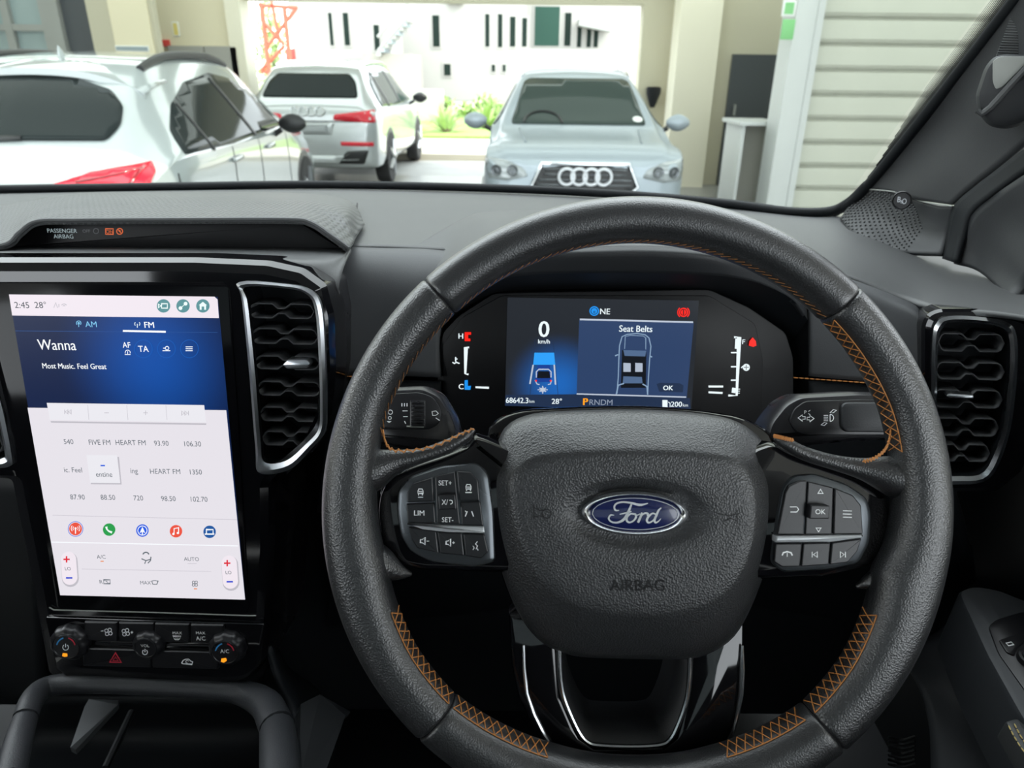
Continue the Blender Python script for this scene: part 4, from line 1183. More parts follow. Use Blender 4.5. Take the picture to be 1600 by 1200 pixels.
# seam between speaker panel and upper panel
pt.part('panel_seam', MB().tube(ylift(cr([PY(1353, 295, .899), PY(1404, 301, .839), PY(1442, 315, .791), PY(1488, 322, .741)], 20), .001), .0008, 6), M['alu_frame'])
# ribbed patch and grab handle at the top of the pillar
rb = MB()
for k in range(16):
    y0 = 30 + k * 4.0
    rb.tube(ylift([PY(1578 - k * 1.5, y0, .728 - k * .001), PY(1640, y0 + 3, .70)], .004), .0011, 5)
pt.part('ribs', rb, M['dash'], kind='stuff')
hn = MB()
hp = [(1546, 168, .70), (1548, 130, .69), (1562, 100, .67), (1600, 90, .63), (1660, 92, .58)]
H = Plane(PY(1580, 140, .66), (CAM - PY(1580, 140, .66)))
hb = pt.part('grab_handle', MB().slab(H, [(1528, 178), (1523, 150), (1538, 105), (1552, 88), (1572, 84), (1660, 88), (1660, 150), (1600, 196), (1570, 203), (1545, 198)], -.03, .0, .008, 10), M['grey_dark'])
pt.part('handle_recess', MB().slab(H, [(1551, 95), (1563, 88), (1614, 88), (1566, 136), (1556, 140), (1551, 128)], -.002, .0012, .0005, 6), M['alu_frame'], parent=hb)
pt.part('handle_edge', MB().tube([H.px(x, y, .001) for x, y in ((1528, 172), (1534, 178), (1548, 168), (1580, 132), (1625, 84))], .003, 8), M['dash'], parent=hb)

# door frame and sail panel on the right
df = Thing('door_panel', (0.47, 0.45, 0.95), 'dark driver door panel with armrest at the right edge', 'door panel')
sl_ = MB()
sl_.patch([[(1472, 404, .735), (1478, 372, .745), (1490, 322, .742), (1525, 290, .72), (1570, 255, .69), (1640, 200, .645), (1740, 100, .59), Vector((.53, .37, 1.85))],
           [(1490, 410, .70), (1500, 376, .705), (1516, 334, .705), (1550, 304, .685), (1590, 275, .66), (1660, 225, .61), (1760, 130, .56), Vector((.55, .33, 1.84))]], 34, 4)
df.part('door_seal', sl_, M['black'], smooth=60, solid=0.006)
sl_ = MB()
sl_.patch([[(1490, 412, .705), (1500, 376, .71), (1518, 336, .705), (1552, 306, .685), (1594, 277, .655), (1680, 220, .60)],
           [(1530, 425, .68), (1540, 400, .68), (1560, 370, .67), (1590, 345, .65), (1630, 320, .62), (1720, 280, .57)],
           [(1580, 470, .60), (1600, 450, .60), (1620, 430, .59), (1660, 410, .57), (1700, 400, .55), (1780, 380, .52)]], 24, 5)
df.part('sail_panel', sl_, M['grey_dark'], smooth=60, solid=0.006)
# ------------------------------------------------------------------ instrument cluster
def emit_radial(name, centre, radius, ca, cb, strength=1.0, sy=1.0):
    """screen picture: glow round a point of the panel, falling off to a darker colour"""
    m = bpy.data.materials.new(name); m.use_nodes = True
    nt = m.node_tree; b = nt.nodes['Principled BSDF']
    b.inputs['Base Color'].default_value = (0.004, 0.004, 0.005, 1); b.inputs['Roughness'].default_value = 0.3
    b.inputs['Specular IOR Level'].default_value = 0.2
    g = nt.nodes.new('ShaderNodeNewGeometry')
    v = nt.nodes.new('ShaderNodeVectorMath'); v.operation = 'SUBTRACT'; v.inputs[1].default_value = centre
    sc = nt.nodes.new('ShaderNodeVectorMath'); sc.operation = 'MULTIPLY'; sc.inputs[1].default_value = (1, 1, sy)
    l = nt.nodes.new('ShaderNodeVectorMath'); l.operation = 'LENGTH'
    r = nt.nodes.new('ShaderNodeMapRange'); r.inputs['From Max'].default_value = radius; r.interpolation_type = 'SMOOTHSTEP'
    mx = nt.nodes.new('ShaderNodeMix'); mx.data_type = 'RGBA'
    mx.inputs['A'].default_value = srgb(ca); mx.inputs['B'].default_value = srgb(cb)
    L = nt.links
    L.new(g.outputs['Position'], v.inputs[0]); L.new(v.outputs[0], sc.inputs[0]); L.new(sc.outputs[0], l.inputs[0]); L.new(l.outputs['Value'], r.inputs['Value'])
    L.new(r.outputs['Result'], mx.inputs['Factor']); L.new(mx.outputs['Result'], b.inputs['Emission Color'])
    b.inputs['Emission Strength'].default_value = strength
    return m
E = {k: emit('screen_' + k, c) for k, c in dict(white='#e8f4f8', pale='#b9c3d2', red='#ff2418', blue='#1e8fe8', amber='#ffa01e', navy='#2c4064', navy_line='#7f92ac', car_fill='#50688a', car_line='#86a0bc',
     seat='#a9b4c4', dark='#11151c', sky='#2f9cf2', truck='#1b3f8f', bar='#21304a', tgrey='#8d98aa').items()}
CL = Plane(atD(940, 545, .668), Vector((0, -cos(radians(10)), sin(radians(10)))))
clu = Thing('instrument_cluster', CL.px(940, 640), 'black instrument cluster with lit colour screen behind the steering wheel', 'instrument cluster')
clu.part('housing', MB().slab(CL, [(684, 700), (684, 560), (692, 520), (716, 494), (772, 458), (1108, 452), (1170, 480), (1228, 520), (1240, 560), (1240, 710)], -.02, -.003, .001, 8), M['panel_black'])
clu.part('cover', MB().slab(CL, [(692, 690), (692, 540), (722, 496), (784, 462), (1108, 462), (1180, 506), (1192, 560), (1192, 700)], -.003, -.001, .0004, 6), M['panel_black'])
disp = clu.part('display', MB().slab(CL, [(793, 465), (1092, 470), (1080, 642), (789, 634)], -.001, .0, 0, 0),
                emit_radial('cluster_background', CL.px(872, 600), .052, '#1f63b4', '#23272d', 1.0))
pnl = clu.part('message_panel', MB().slab(CL, [(905, 500), (1084, 504), (1073, 622), (901, 615)], .0, .0002), E['navy'], smooth=0)
def ui(thing, name, parent, fn, mats):
    mb = MB(); fn(mb); return thing.part(name, mb, mats, parent=parent, smooth=0)
h = .0005
ui(clu, 'panel_line', disp, lambda d: (d.stroke(CL, [(906, 499), (1083, 503.5)], 2.6, h), d.stroke(CL, [(901, 615.5), (1072, 620.5)], 2.0, h)), [E['pale']])
ui(clu, 'status_bar', disp, lambda d: d.mark(CL, [(790, 617), (901, 616), (1078, 622), (1079, 641), (789, 634)], .0002), [E['bar']])
ui(clu, 'speed_readout', disp, lambda d: (d.text(CL, '0', 850, 514, 36, h, bold=.6), d.text(CL, 'km/h', 850, 533.5, 9.5, h, bold=.12)), [E['white']])
ui(clu, 'compass', disp, lambda d: (d.text(CL, 'NE', 945.5, 486.5, 13, h, bold=.16)), [E['white']])
ui(clu, 'eco_icon', disp, lambda d: (d.disc(CL, 928.5, 486, 7.6, h, 0), d.ring(CL, 928.5, 486, 5.2, .9, h + .0002, 1), d.text(CL, 'e', 928.7, 486.5, 8, h + .0002, 1)), [E['blue'], E['dark']])
ui(clu, 'brake_warning', disp, lambda d: (d.disc(CL, 1068, 488, 7.2, h, 0), d.ring(CL, 1068, 488, 9.0, 1.6, h, 0, 20, -50, 50), d.ring(CL, 1068, 488, 9.0, 1.6, h, 0, 20, 130, 230), d.ring(CL, 1068, 488, 4.8, 1, h + .0002, 1), d.stroke(CL, [(1068, 484), (1068, 492)], 1.6, h + .0002, 1)), [E['red'], E['dark']])
ui(clu, 'message', disp, lambda d: d.text(CL, 'Seat Belts', 993.5, 513.5, 14.5, h, bold=.18, sx=.92), [E['white']])
def car_ui(d):
    body = [(968, 606), (966, 570), (967, 545), (970, 528), (978, 522), (995, 521), (1010, 523), (1016, 530), (1017, 548), (1015, 575), (1013, 607)]
    d.mark(CL, [(972, 547), (1010, 548), (1009, 606), (970, 606)], .0004, 3)
    d.stroke(CL, [(964, 615), (966, 590), (967, 560), (968, 540), (972, 526), (980, 522.5), (995, 521), (1008, 523), (1014, 528), (1017, 541), (1015, 562), (1013, 592), (1012, 617)], 1.6, h, 1)
    d.stroke(CL, [(976, 545), (977, 526), (985, 524), (1005, 525), (1009, 528), (1009, 546)], 1.0, h, 1)
    d.mark(CL, [(974, 547), (1010, 548), (1008, 557), (976, 556)], h, 0)
    for x in (974, 992.5):
        d.mark(CL, [(x, 567), (x + 11.5, 567.5), (x + 11.5, 581), (x, 581)], h, 2)
    d.mark(CL, [(974, 588), (1003, 589), (1004, 599), (973, 599)], h, 0)
    d.stroke(CL, [(963, 616), (966, 602), (975, 599)], 2.0, h, 1); d.stroke(CL, [(1012, 617), (1011, 604), (1004, 600)], 2.0, h, 1)
    d.stroke(CL, [(961, 556), (966, 554)], 2, h, 1); d.stroke(CL, [(1015, 556), (1019, 558)], 2, h, 1)
ui(clu, 'car_diagram', disp, car_ui, [E['car_fill'], E['car_line'], E['seat'], E['dark']])
ui(clu, 'ok_prompt', disp, lambda d: (d.mark(CL, [(1026, 600), (1032, 598), (1062, 599), (1068, 602), (1067, 613), (1030, 612)], .0003, 1), d.text(CL, 'OK', 1044, 606, 10.5, h, bold=.25)), [E['white'], E['bar']])
def truck_ui(d):
    d.mark(CL, [(835, 551), (866, 551), (868, 570), (833, 570)], h, 1)
    d.stroke(CL, [(833, 570), (828, 600)], 2.4, h, 0); d.stroke(CL, [(866, 570), (868, 601)], 2.4, h, 0)
    d.stroke(CL, [(828, 618), (836, 530)], .7, h, 3); d.stroke(CL, [(872, 618), (864, 530)], .7, h, 3)
    d.mark(CL, [(838, 580), (860, 580), (862, 597), (836, 597)], h, 2); d.mark(CL, [(840, 570), (859, 570), (860, 578), (839, 578)], h, 2)
    d.mark(CL, [(841, 580), (858, 580), (860, 591), (839, 591)], h + .0002, 4)
    d.stroke(CL, [(838, 590), (838, 581), (842, 577), (857, 577), (861, 581), (861, 590)], 1.6, h + .0003, 0)
    d.stroke(CL, [(836, 594), (839, 600), (843, 601)], 1.4, h + .0003, 0); d.stroke(CL, [(862, 594), (860, 600), (856, 601)], 1.4, h + .0003, 0)
    d.stroke(CL, [(840, 609), (856, 609)], 1.2, h, 0)
    for a in (30, 90, 150, 210, 270, 330): d.stroke(CL, [(848, 609), (848 + 6 * cos(radians(a)), 609 + 6 * sin(radians(a)))], 1.6, h, 0)
    d.ring(CL, 848, 609, 3, 1.3, h, 0, 12)
    d.disc(CL, 837.5, 595, 1.6, h + .0004, 5, 8); d.disc(CL, 860.5, 595, 1.6, h + .0004, 5, 8)
ui(clu, 'truck_diagram', disp, truck_ui, [E['pale'], E['sky'], E['truck'], E['bar'], E['dark'], E['red']])
ui(clu, 'odometer', disp, lambda d: (d.text(CL, '68642.3', 808, 625.5, 12.5, h, bold=.16, sx=.9), d.text(CL, 'km', 831, 627, 7, h)), [E['white']])
ui(clu, 'temperature', disp, lambda d: d.text(CL, '28°', 870, 627, 12, h, bold=.16), [E['white']])
ui(clu, 'gear_readout', disp, lambda d: (d.text(CL, 'P', 915, 627.5, 16, h, 0, bold=.6), d.text(CL, 'RNDM', 939, 628.5, 13, h, 1, sx=1.0)), [E['amber'], E['tgrey']])
ui(clu, 'range_readout', disp, lambda d: (d.text(CL, '200', 1057, 631.5, 12, h, bold=.16), d.text(CL, 'km', 1071, 633, 7, h), d.mark(CL, [(1035, 625), (1043, 625), (1043, 637), (1035, 637)], h), d.stroke(CL, [(1044, 628), (1047, 630), (1047, 636)], 1.2, h)), [E['white']])
# side gauges
def gl_(d):
    d.text(CL, 'H', 720, 525, 12, h, 0, bold=.25); d.text(CL, 'C', 720.5, 604, 12, h, 0, bold=.25)
    d.stroke(CL, [(733, 543), (728, 543), (727, 584), (732, 585)], 3.2, h, 0)
    d.mark(CL, [(726, 519), (736, 519), (736, 523), (731.5, 523), (731.5, 529), (735, 529), (735, 533), (726, 533)], h, 1)
    d.mark(CL, [(726, 594), (731, 594), (731, 603), (736, 603), (735, 609), (726, 609)], h, 2)
    d.stroke(CL, [(743, 605), (764, 606)], [2.6, 3.4], h, 0)
    d.stroke(CL, [(712, 558), (712, 565)], 2, h, 0); d.stroke(CL, [(707, 566), (710, 568), (713, 566), (718, 568)], 1.8, h, 0); d.stroke(CL, [(712, 561), (715, 561)], 1.4, h, 0)
ui(clu, 'temperature_gauge', None, gl_, [E['white'], E['red'], E['blue']])
def gr2(d):
    d.stroke(CL, [(1147, 527), (1155, 527), (1151, 618), (1138, 618)], 3.4, h, 0)
    for y in (551, 573, 594): d.stroke(CL, [(1142, y), (1153, y)], 2.2, h, 0)
    d.stroke(CL, [(1147, 606), (1146, 614)], 6, h, 0); d.stroke(CL, [(1152, 529), (1151, 545)], 6, h, 0)
    d.stroke(CL, [(1107, 604), (1130, 604)], 3.0, h, 0); d.stroke(CL, [(1107, 613), (1129, 614)], 3.0, h, 0)
    d.text(CL, 'F', 1162, 534, 11, h, 0, bold=.16); d.text(CL, 'E', 1154, 611, 11, h, 0, bold=.16)
    d.disc(CL, 1166, 574, 5.6, h, 0, 16); d.stroke(CL, [(1162, 574), (1170, 574)], 1, h + .0002, 2); d.stroke(CL, [(1166, 570), (1166, 578)], 1, h + .0002, 2); d.stroke(CL, [(1158, 575), (1161, 572)], 1.6, h, 0)
    d.mark(CL, [(1176, 527), (1181, 533), (1182, 540), (1177, 542), (1170, 540), (1171, 533)], h, 1)
ui(clu, 'fuel_gauge', None, gr2, [E['white'], E['red'], E['dark']])

# ------------------------------------------------------------------ centre stack with touchscreen
lean = radians(8.4)
SP = Plane(atD(200, 700, .602), Vector((0, -cos(lean), sin(lean))))
stk = Thing('centre_stack', SP.px(240, 1070, -.02), 'gloss black centre stack surround framing touchscreen and vents', 'console trim')
outl = [(-80, 404), (300, 404), (415, 409), (470, 421), (505, 446), (518, 495), (521, 580), (514, 650), (490, 700), (445, 738), (424, 760), (424, 860), (417, 968), (412, 1040), (394, 1064), (370, 1072), (100, 1062), (82, 1045), (66, 960), (50, 880), (24, 752), (-80, 745)]
VC = [(375, 443), (440, 445), (481, 454), (500, 481), (506, 560), (507, 640), (504, 675), (483, 702), (451, 731), (407, 736), (401, 700), (391, 580), (380, 472)]
VL = [(-70, 449), (-61, 447), (-40, 461), (-18, 560), (4, 650), (16, 711), (14, 726), (-11, 730), (-89, 730), (-118, 699)]
stk.part('surround', MB().holed(SP, outl, [VC, [(x, y) for x, y in VL if x > -75] + [(-70, 728)]], -.05, -.001, .010, 6), M['gloss'], smooth=20)
stk.part('stack_side', MB().slab(SP, [(x + (8 if x > 200 else -8), y + (6 if y > 900 else -1)) for x, y in outl], -.16, -.042, .004, 6), M['satin_black'])
scr = Thing('touchscreen', SP.px(240, 950), 'tall portrait touchscreen showing a radio page in the centre stack', 'screen')
scr.part('bezel', MB().slab(SP, [(-30, 441), (350, 441), (358, 450), (372, 660), (389, 950), (384, 961), (96, 953), (84, 944), (40, 740), (-8, 600), (-30, 450)], -.004, .0005, .0008, 4), M['screen_glass'])
scr.part('bezel_highlight', MB().tube([SP.px(x, y, .0006) for x, y in ((77, 949), (84, 953), (240, 957), (390, 962), (400, 962))], .0006, 6), M['alu_frame'])  # highlight along the bezel bottom, put in as a pale line
SE = {k: emit('touchscreen_' + k, c) for k, c in dict(page='#dfdbe2', bar='#e9e0e8', key='#dcd8de', keysel='#e3e2e8', line='#c3bfc8', grey='#5d666e', dgrey='#3c444c', white='#f2f6fa', teal='#5a8f94', tealw='#e8f6f4',
      cyan='#7fc4ec', ring='#0d55ad', rd='#e5523f', gn='#2a9a4b', bl='#2257d8', bl2='#20559a', redp='#d82a3a', bluem='#2f45c8', orange='#e2874a', shade='#b9b6be', navyl='#27518f').items()}
page = scr.part('radio_page', MB().slab(SP, [(14, 460), (340, 464), (383, 937), (94, 930)], .0005, .0010), emit_radial('touchscreen_blue', SP.px(240, 565), .082, '#084a9f', '#0a1c42', 1.0, .9), smooth=0)
h = .0013
def sq(d, x0, y0, x1, y1, m=0, hh=None):
    d.mark(SP, [(x0, y0), (x1, y0), (x1, y1), (x0, y1)], hh or h, m)
def st1(d):
    d.mark(SP, [(14, 460), (335, 463.5), (340, 468), (342, 497), (19, 493)], h, 0)
ub = ui(scr, 'status_bar', page, st1, [SE['bar']])
h2 = .0016
ui(scr, 'clock', page, lambda d: (d.text(SP, '2:45', 34, 476.5, 14, h2), d.text(SP, '28°', 63, 476.5, 14, h2)), [SE['dgrey']])
ui(scr, 'signal_icons', page, lambda d: (d.stroke(SP, [(84, 481), (87, 473), (90, 481)], 1, h2), d.stroke(SP, [(92, 475), (92, 480)], 1, h2), d.ring(SP, 100, 480, 5, 1.2, h2, 0, 10, 40, 140), d.ring(SP, 100, 480, 2.5, 1.2, h2, 0, 8, 40, 140)), [SE['shade']])
for cx, kind in ((255.5, 0), (286, 1), (317, 2)):
    def ic(d, cx=cx, kind=kind):
        d.disc(SP, cx, 478, 10.5, h2, 0)
        hh = h2 + .0002
        if kind == 0: d.stroke(SP, [(cx - 3, 474.5), (cx + 6, 474.5), (cx + 6, 481.5), (cx - 3, 481.5)], 1.5, hh, 1, True); d.stroke(SP, [(cx - 4, 478), (cx - 8, 475), (cx - 8, 481)], 1.2, hh, 1, True)
        elif kind == 1: d.disc(SP, cx + 4, 474.5, 3, hh, 1, 12); d.disc(SP, cx - 4, 481.5, 3, hh, 1, 12); d.stroke(SP, [(cx - 4, 481.5), (cx + 4, 474.5)], 1, hh, 1)
        else: d.mark(SP, [(cx, 471.5), (cx + 6.5, 477), (cx + 5, 477), (cx + 5, 484), (cx + 2, 484), (cx + 2, 479), (cx - 2, 479), (cx - 2, 484), (cx - 5, 484), (cx - 5, 477), (cx - 6.5, 477)], hh, 1)
    ui(scr, 'round_icon', page, ic, [SE['teal'], SE['tealw']])
def tabs(d):
    d.stroke(SP, [(24, 517), (340, 519.5)], .7, h, 3)
    d.text(SP, 'AM', 142, 506.5, 13, h, 0); d.text(SP, 'FM', 233, 507.5, 13.5, h, 1, bold=.2)
    d.stroke(SP, [(192, 517), (259, 518.5)], 3, h2, 1)
    d.stroke(SP, [(123, 504), (123, 511)], 1.1, h, 0); d.ring(SP, 123, 505, 3.6, 1.1, h, 0, 12, -40, 220); d.ring(SP, 123, 505, 1.4, .9, h, 0, 8)
    d.stroke(SP, [(214.5, 506), (214.5, 512)], 1.1, h, 2); d.ring(SP, 214.5, 506, 4, 1.1, h, 2, 8, -40, 40); d.ring(SP, 214.5, 506, 4, 1.1, h, 2, 8, 140, 220)
ui(scr, 'band_tabs', page, tabs, [SE['cyan'], SE['white'], SE['tealw'], SE['navyl']])
ui(scr, 'song_title', page, lambda d: d.text(SP, 'Wanna', 88.5, 538.5, 24, h2, bold=.12, sx=.86), [SE['white']])
ui(scr, 'song_subtitle', page, lambda d: d.text(SP, 'Most Music. Feel Great', 116, 572, 12.4, h2, bold=.12, sx=.86), [SE['white']])
def rds(d):
    d.text(SP, 'AF', 197.5, 539, 13, h2, 0, bold=.1, sx=.85); d.ring(SP, 199.5, 551, 4, 1, h2, 0, 12, -20, 200); d.stroke(SP, [(195, 554), (204, 554)], 1.2, h2, 0); d.stroke(SP, [(199.5, 549), (199.5, 553)], 1, h2, 0)
    for cx in (224, 260, 296): d.ring(SP, cx, 545, 14, 1.1, h, 1, 28)
    d.text(SP, 'TA', 224, 545, 14, h2, 0, bold=.1, sx=.9)
    d.stroke(SP, [(254, 548), (266, 548)], 1.3, h2, 0); d.ring(SP, 261, 544, 2.8, 1.2, h2, 0, 10); d.stroke(SP, [(255, 544), (258, 544)], 1.2, h2, 0)
    for k in (-3, 0, 3): d.stroke(SP, [(290, 545 + k), (301, 545 + k)], 1.3, h2, 0)
ui(scr, 'radio_keys', page, rds, [SE['white'], SE['ring']])
lowp = ui(scr, 'preset_page', page, lambda d: d.mark(SP, [(43, 637), (353.5, 641), (383, 937), (94, 930)], h, 0), [SE['page']])
ui(scr, 'transport_bar', page, lambda d: (d.mark(SP, [(79, 658), (322.5, 661.5), (322, 664), (80, 660.5)], h2 - .0001, 1), d.mark(SP, [(73, 629.5), (319, 633), (322, 660), (78, 656)], h2, 0), [d.stroke(SP, [(x, 633), (x + 2, 656)], .6, h2 + .0001, 1) for x in (137, 198, 259)]), [SE['keysel'], SE['shade']])
def trs(d):
    hh = h2 + .0002
    d.stroke(SP, [(101, 640), (101, 647)], 1, hh)
    for x in (102, 107): d.stroke(SP, [(x + 4, 640), (x, 643.5), (x + 4, 647)], 1, hh, 0, True)
    d.stroke(SP, [(163, 645), (170, 645)], 1, hh); d.stroke(SP, [(224, 645), (231, 645)], 1, hh); d.stroke(SP, [(227.5, 641.5), (227.5, 648.5)], 1, hh)
    for x in (284, 289): d.stroke(SP, [(x, 642), (x + 4, 645.5), (x, 649)], 1, hh, 0, True)
    d.stroke(SP, [(294.5, 642), (294.5, 649)], 1, hh)
ui(scr, 'transport_symbols', page, trs, [SE['shade']])
for s_, x, y in (('540', 107, 690), ('FIVE FM', 155.5, 691), ('HEART FM', 204, 691.5), ('93.90', 252, 692.5), ('106.30', 301, 693.5),
                 ('ic. Feel', 114, 734), ('ing', 209.5, 735.5), ('HEART FM', 258, 736.5), ('1350', 306, 737.5),
                 ('87.90', 121, 776.5), ('88.50', 168.5, 777), ('720', 216, 778), ('98.50', 263, 779), ('102.70', 311, 780)):
    ui(scr, 'preset', page, lambda d, s_=s_, x=x, y=y: d.text(SP, s_, x, y, 12.2, h2, sx=.86), [SE['grey']])
ui(scr, 'preset_selected', page, lambda d: (d.mark(SP, [(137, 713), (186, 714), (190, 757), (142, 756.5)], h2 - .0002, 2), d.mark(SP, [(135, 711), (183, 711.5), (188, 755), (141, 754.5)], h2, 0), d.text(SP, 'entine', 162.5, 741, 12.2, h2 + .0002, 1, sx=.86), d.stroke(SP, [(157, 727.5), (164, 727.5)], 2.2, h2 + .0002, 3)), [SE['keysel'], SE['grey'], SE['shade'], SE['bl']])
def lines(d):
    d.stroke(SP, [(82, 805), (370, 812)], .8, h2, 0); d.stroke(SP, [(80, 847), (372, 853)], 1.3, h2, 1); d.stroke(SP, [(128, 889), (330, 893)], .8, h2, 0)
ui(scr, 'divider_lines', page, lines, [SE['line'], SE['white']])
def app(n, cx, cy, mats, fn):
    ui(scr, 'app_icon', page, fn, mats)
hh = h2 + .0002
app(0, 118, 826.5, [SE['rd'], SE['white'], SE['bl']], lambda d: (d.ring(SP, 118, 826.5, 11.6, .9, h2, 2), d.disc(SP, 118, 826.5, 10, h2, 0), d.stroke(SP, [(118, 826), (118, 834)], 1.6, hh, 1), d.disc(SP, 118, 825.5, 1.7, hh, 1, 10), [d.ring(SP, 118, 825.5, r, 1, hh, 1, 8, a, a + 80) for r in (4, 6.8) for a in (-40, 140)]))
app(1, 170, 827.5, [SE['gn'], SE['white']], lambda d: (d.disc(SP, 170.5, 827.5, 9.8, h2, 0), d.stroke(SP, [(166, 823), (167, 827), (170, 830), (175, 832)], [3.4, 2.2, 2.2, 3.4], hh, 1)))
app(2, 222.5, 829, [SE['bl'], SE['white']], lambda d: (d.disc(SP, 222.5, 829, 9.8, h2, 0), d.ring(SP, 222.5, 829, 7.2, 1.2, hh, 1), d.mark(SP, [(222.5, 823), (227, 833), (223.3, 831), (223.3, 836), (221.7, 836), (221.7, 831), (218, 833)], hh, 1)))
app(3, 275, 830, [SE['rd'], SE['white']], lambda d: (d.disc(SP, 275, 830, 9.8, h2, 0), d.stroke(SP, [(272, 834), (272, 826), (279, 824.5), (279, 832)], 1.4, hh, 1), d.disc(SP, 271, 834.3, 1.9, hh, 1, 10), d.disc(SP, 278, 832.8, 1.9, hh, 1, 10)))
app(4, 328, 831, [SE['bl2'], SE['white']], lambda d: (d.disc(SP, 327.5, 831, 9.8, h2, 0), d.stroke(SP, [(322.5, 834), (322.5, 827.5), (333, 827.5), (333, 834)], 1.5, hh, 1), d.stroke(SP, [(320, 834.5), (335, 834.5)], 2, hh, 1)))
for cx, cy in ((107, 888), (358, 894)):
    def temp(d, cx=cx, cy=cy):
        def pill(e, dx, dy): return [(cx + dx + (12 + e) * cos(a), cy + dy - 14 + (12 + e) * sin(a)) for a in [pi + pi * i / 10 for i in range(11)]] + [(cx + dx + 2 + (12 + e) * cos(a), cy + dy + 14 + (12 + e) * sin(a)) for a in [pi * i / 10 for i in range(11)]]
        d.mark(SP, pill(1.2, 1, 2), h2, 1); d.mark(SP, pill(0, 0, 0), h2 + .0001, 0)
        d.stroke(SP, [(cx - 8, cy - 14), (cx + 2, cy - 14)], 2.4, hh, 2); d.stroke(SP, [(cx - 3, cy - 19), (cx - 3, cy - 9)], 2.4, hh, 2)
        d.text(SP, 'LO', cx - 1, cy + .5, 8.5, hh, 4, sx=.9); d.stroke(SP, [(cx - 4, cy + 15), (cx + 6, cy + 15)], 2.4, hh, 3)
    ui(scr, 'temperature_slider', page, temp, [SE['bar'], SE['shade'], SE['redp'], SE['bluem'], SE['grey']])
ui(scr, 'climate_key', page, lambda d: (d.text(SP, 'A/C', 158, 870, 9.5, h2, sx=.9), d.stroke(SP, [(157, 877), (162, 877)], 1.6, h2, 1)), [SE['grey'], SE['orange']])
ui(scr, 'climate_key', page, lambda d: (d.text(SP, 'AUTO', 299, 873.5, 9.5, h2, sx=.9), d.stroke(SP, [(293, 880.5), (307, 880.5)], 1, h2, 1)), [SE['grey'], SE['line']])
ui(scr, 'climate_key', page, lambda d: (d.ring(SP, 228, 868, 5, 2, h2, 0, 10, 20, 160), d.stroke(SP, [(221, 873), (228, 876), (235, 874)], 1.6, h2), d.stroke(SP, [(228, 876), (226, 881)], 1.4, h2), d.stroke(SP, [(231, 880), (235, 876), (236, 870)], 1.6, h2)), [SE['grey']])
ui(scr, 'climate_key', page, lambda d: (d.text(SP, 'R', 158, 909, 9.5, h2), d.stroke(SP, [(162, 906), (172, 906), (172, 912), (162, 912)], 1.2, h2, 0, True), d.stroke(SP, [(165, 908), (169, 910)], 1, h2)), [SE['grey']])
ui(scr, 'climate_key', page, lambda d: (d.text(SP, 'MAX', 227.5, 910.5, 9, h2, sx=.9), d.stroke(SP, [(237, 908), (242, 907), (247, 908), (245, 913), (239, 913)], 1.2, h2, 0, True)), [SE['grey']])
ui(scr, 'climate_key', page, lambda d: ([d.ring(SP, 304.5 + 3 * cos(a), 912 + 3 * sin(a), 2.1, .9, h2, 0, 8) for a in (0.8, 2.4, 3.9, 5.5)], d.stroke(SP, [(303, 920), (308, 920)], 1.6, h2, 1)), [SE['grey'], SE['orange']])

# ------------------------------------------------------------------ climate panel
cp = Thing('climate_panel', SP.px(240, 1066, .0), 'gloss black climate control panel with three knobs under the touchscreen', 'control panel')
cp.part('faceplate', MB().slab(SP, [(70, 964), (413, 975), (403, 1038), (388, 1058), (368, 1066), (104, 1058), (88, 1044)], -.002, .0015, .001, 4), M['gloss'])
hB = .0045
def cbtn(poly, fn, mats, label=None):
    mb = MB().slab(SP, poly, .001, hB, .0012, 2, 0)
    fn(mb); cp.part('button', mb, mats, smooth=20, label=label)
hi = hB + .0002
def fan(d, cx, cy, m=1):
    for a in (0.6, 2.2, 3.7, 5.3): d.ring(SP, cx + 3.8 * cos(a), cy + 3.8 * sin(a), 2.7, 1.1, hi, m, 10)
cbtn([(131, 971.5), (183.2, 972.5), (183.2, 1003), (131, 1001)], lambda d: (fan(d, 169.5, 987.5), d.stroke(SP, [(157.5, 986), (161.5, 986)], 1.2, hi, 1)), [M['button'], M['print']], 'fan slower button')
cbtn([(184.6, 972.6), (239.6, 974), (239.6, 1003.5), (184.6, 1003)], lambda d: (fan(d, 196.5, 988), d.stroke(SP, [(204, 988), (208, 988)], 1.2, hi, 1), d.stroke(SP, [(206, 986), (206, 990)], 1.2, hi, 1)), [M['button'], M['print']], 'fan faster button')
cbtn([(241, 974), (295.5, 975.6), (295.5, 1005), (241, 1003.6)], lambda d: (d.text(SP, 'MAX', 277, 989, 7, hi, 1), d.stroke(SP, [(270, 994), (283, 994), (280, 999), (273, 999)], 1.2, hi, 1, True), d.stroke(SP, [(275, 996), (275, 1001)], .8, hi, 1), d.stroke(SP, [(278, 996), (278, 1001)], .8, hi, 1)), [M['button'], M['print']], 'max defrost button')
cbtn([(297, 975.6), (349, 977), (349, 1006.5), (297, 1005)], lambda d: (d.text(SP, 'MAX', 313.5, 989, 7, hi, 1), d.text(SP, 'A/C', 313.5, 997.5, 10.5, hi, 1, sx=.85)), [M['button'], M['print']], 'max A/C button')
cbtn([(129, 1012.5), (236, 1016), (236, 1044), (129, 1041)], lambda d: (d.stroke(SP, [(180.5, 1020), (189.5, 1035), (171.5, 1034.5)], 1.5, hi, 1, True), d.stroke(SP, [(180.5, 1026), (184.5, 1032.5), (176.5, 1032.3)], 1.1, hi, 1, True)), [M['button'], M['print_red']], 'red hazard triangle button')
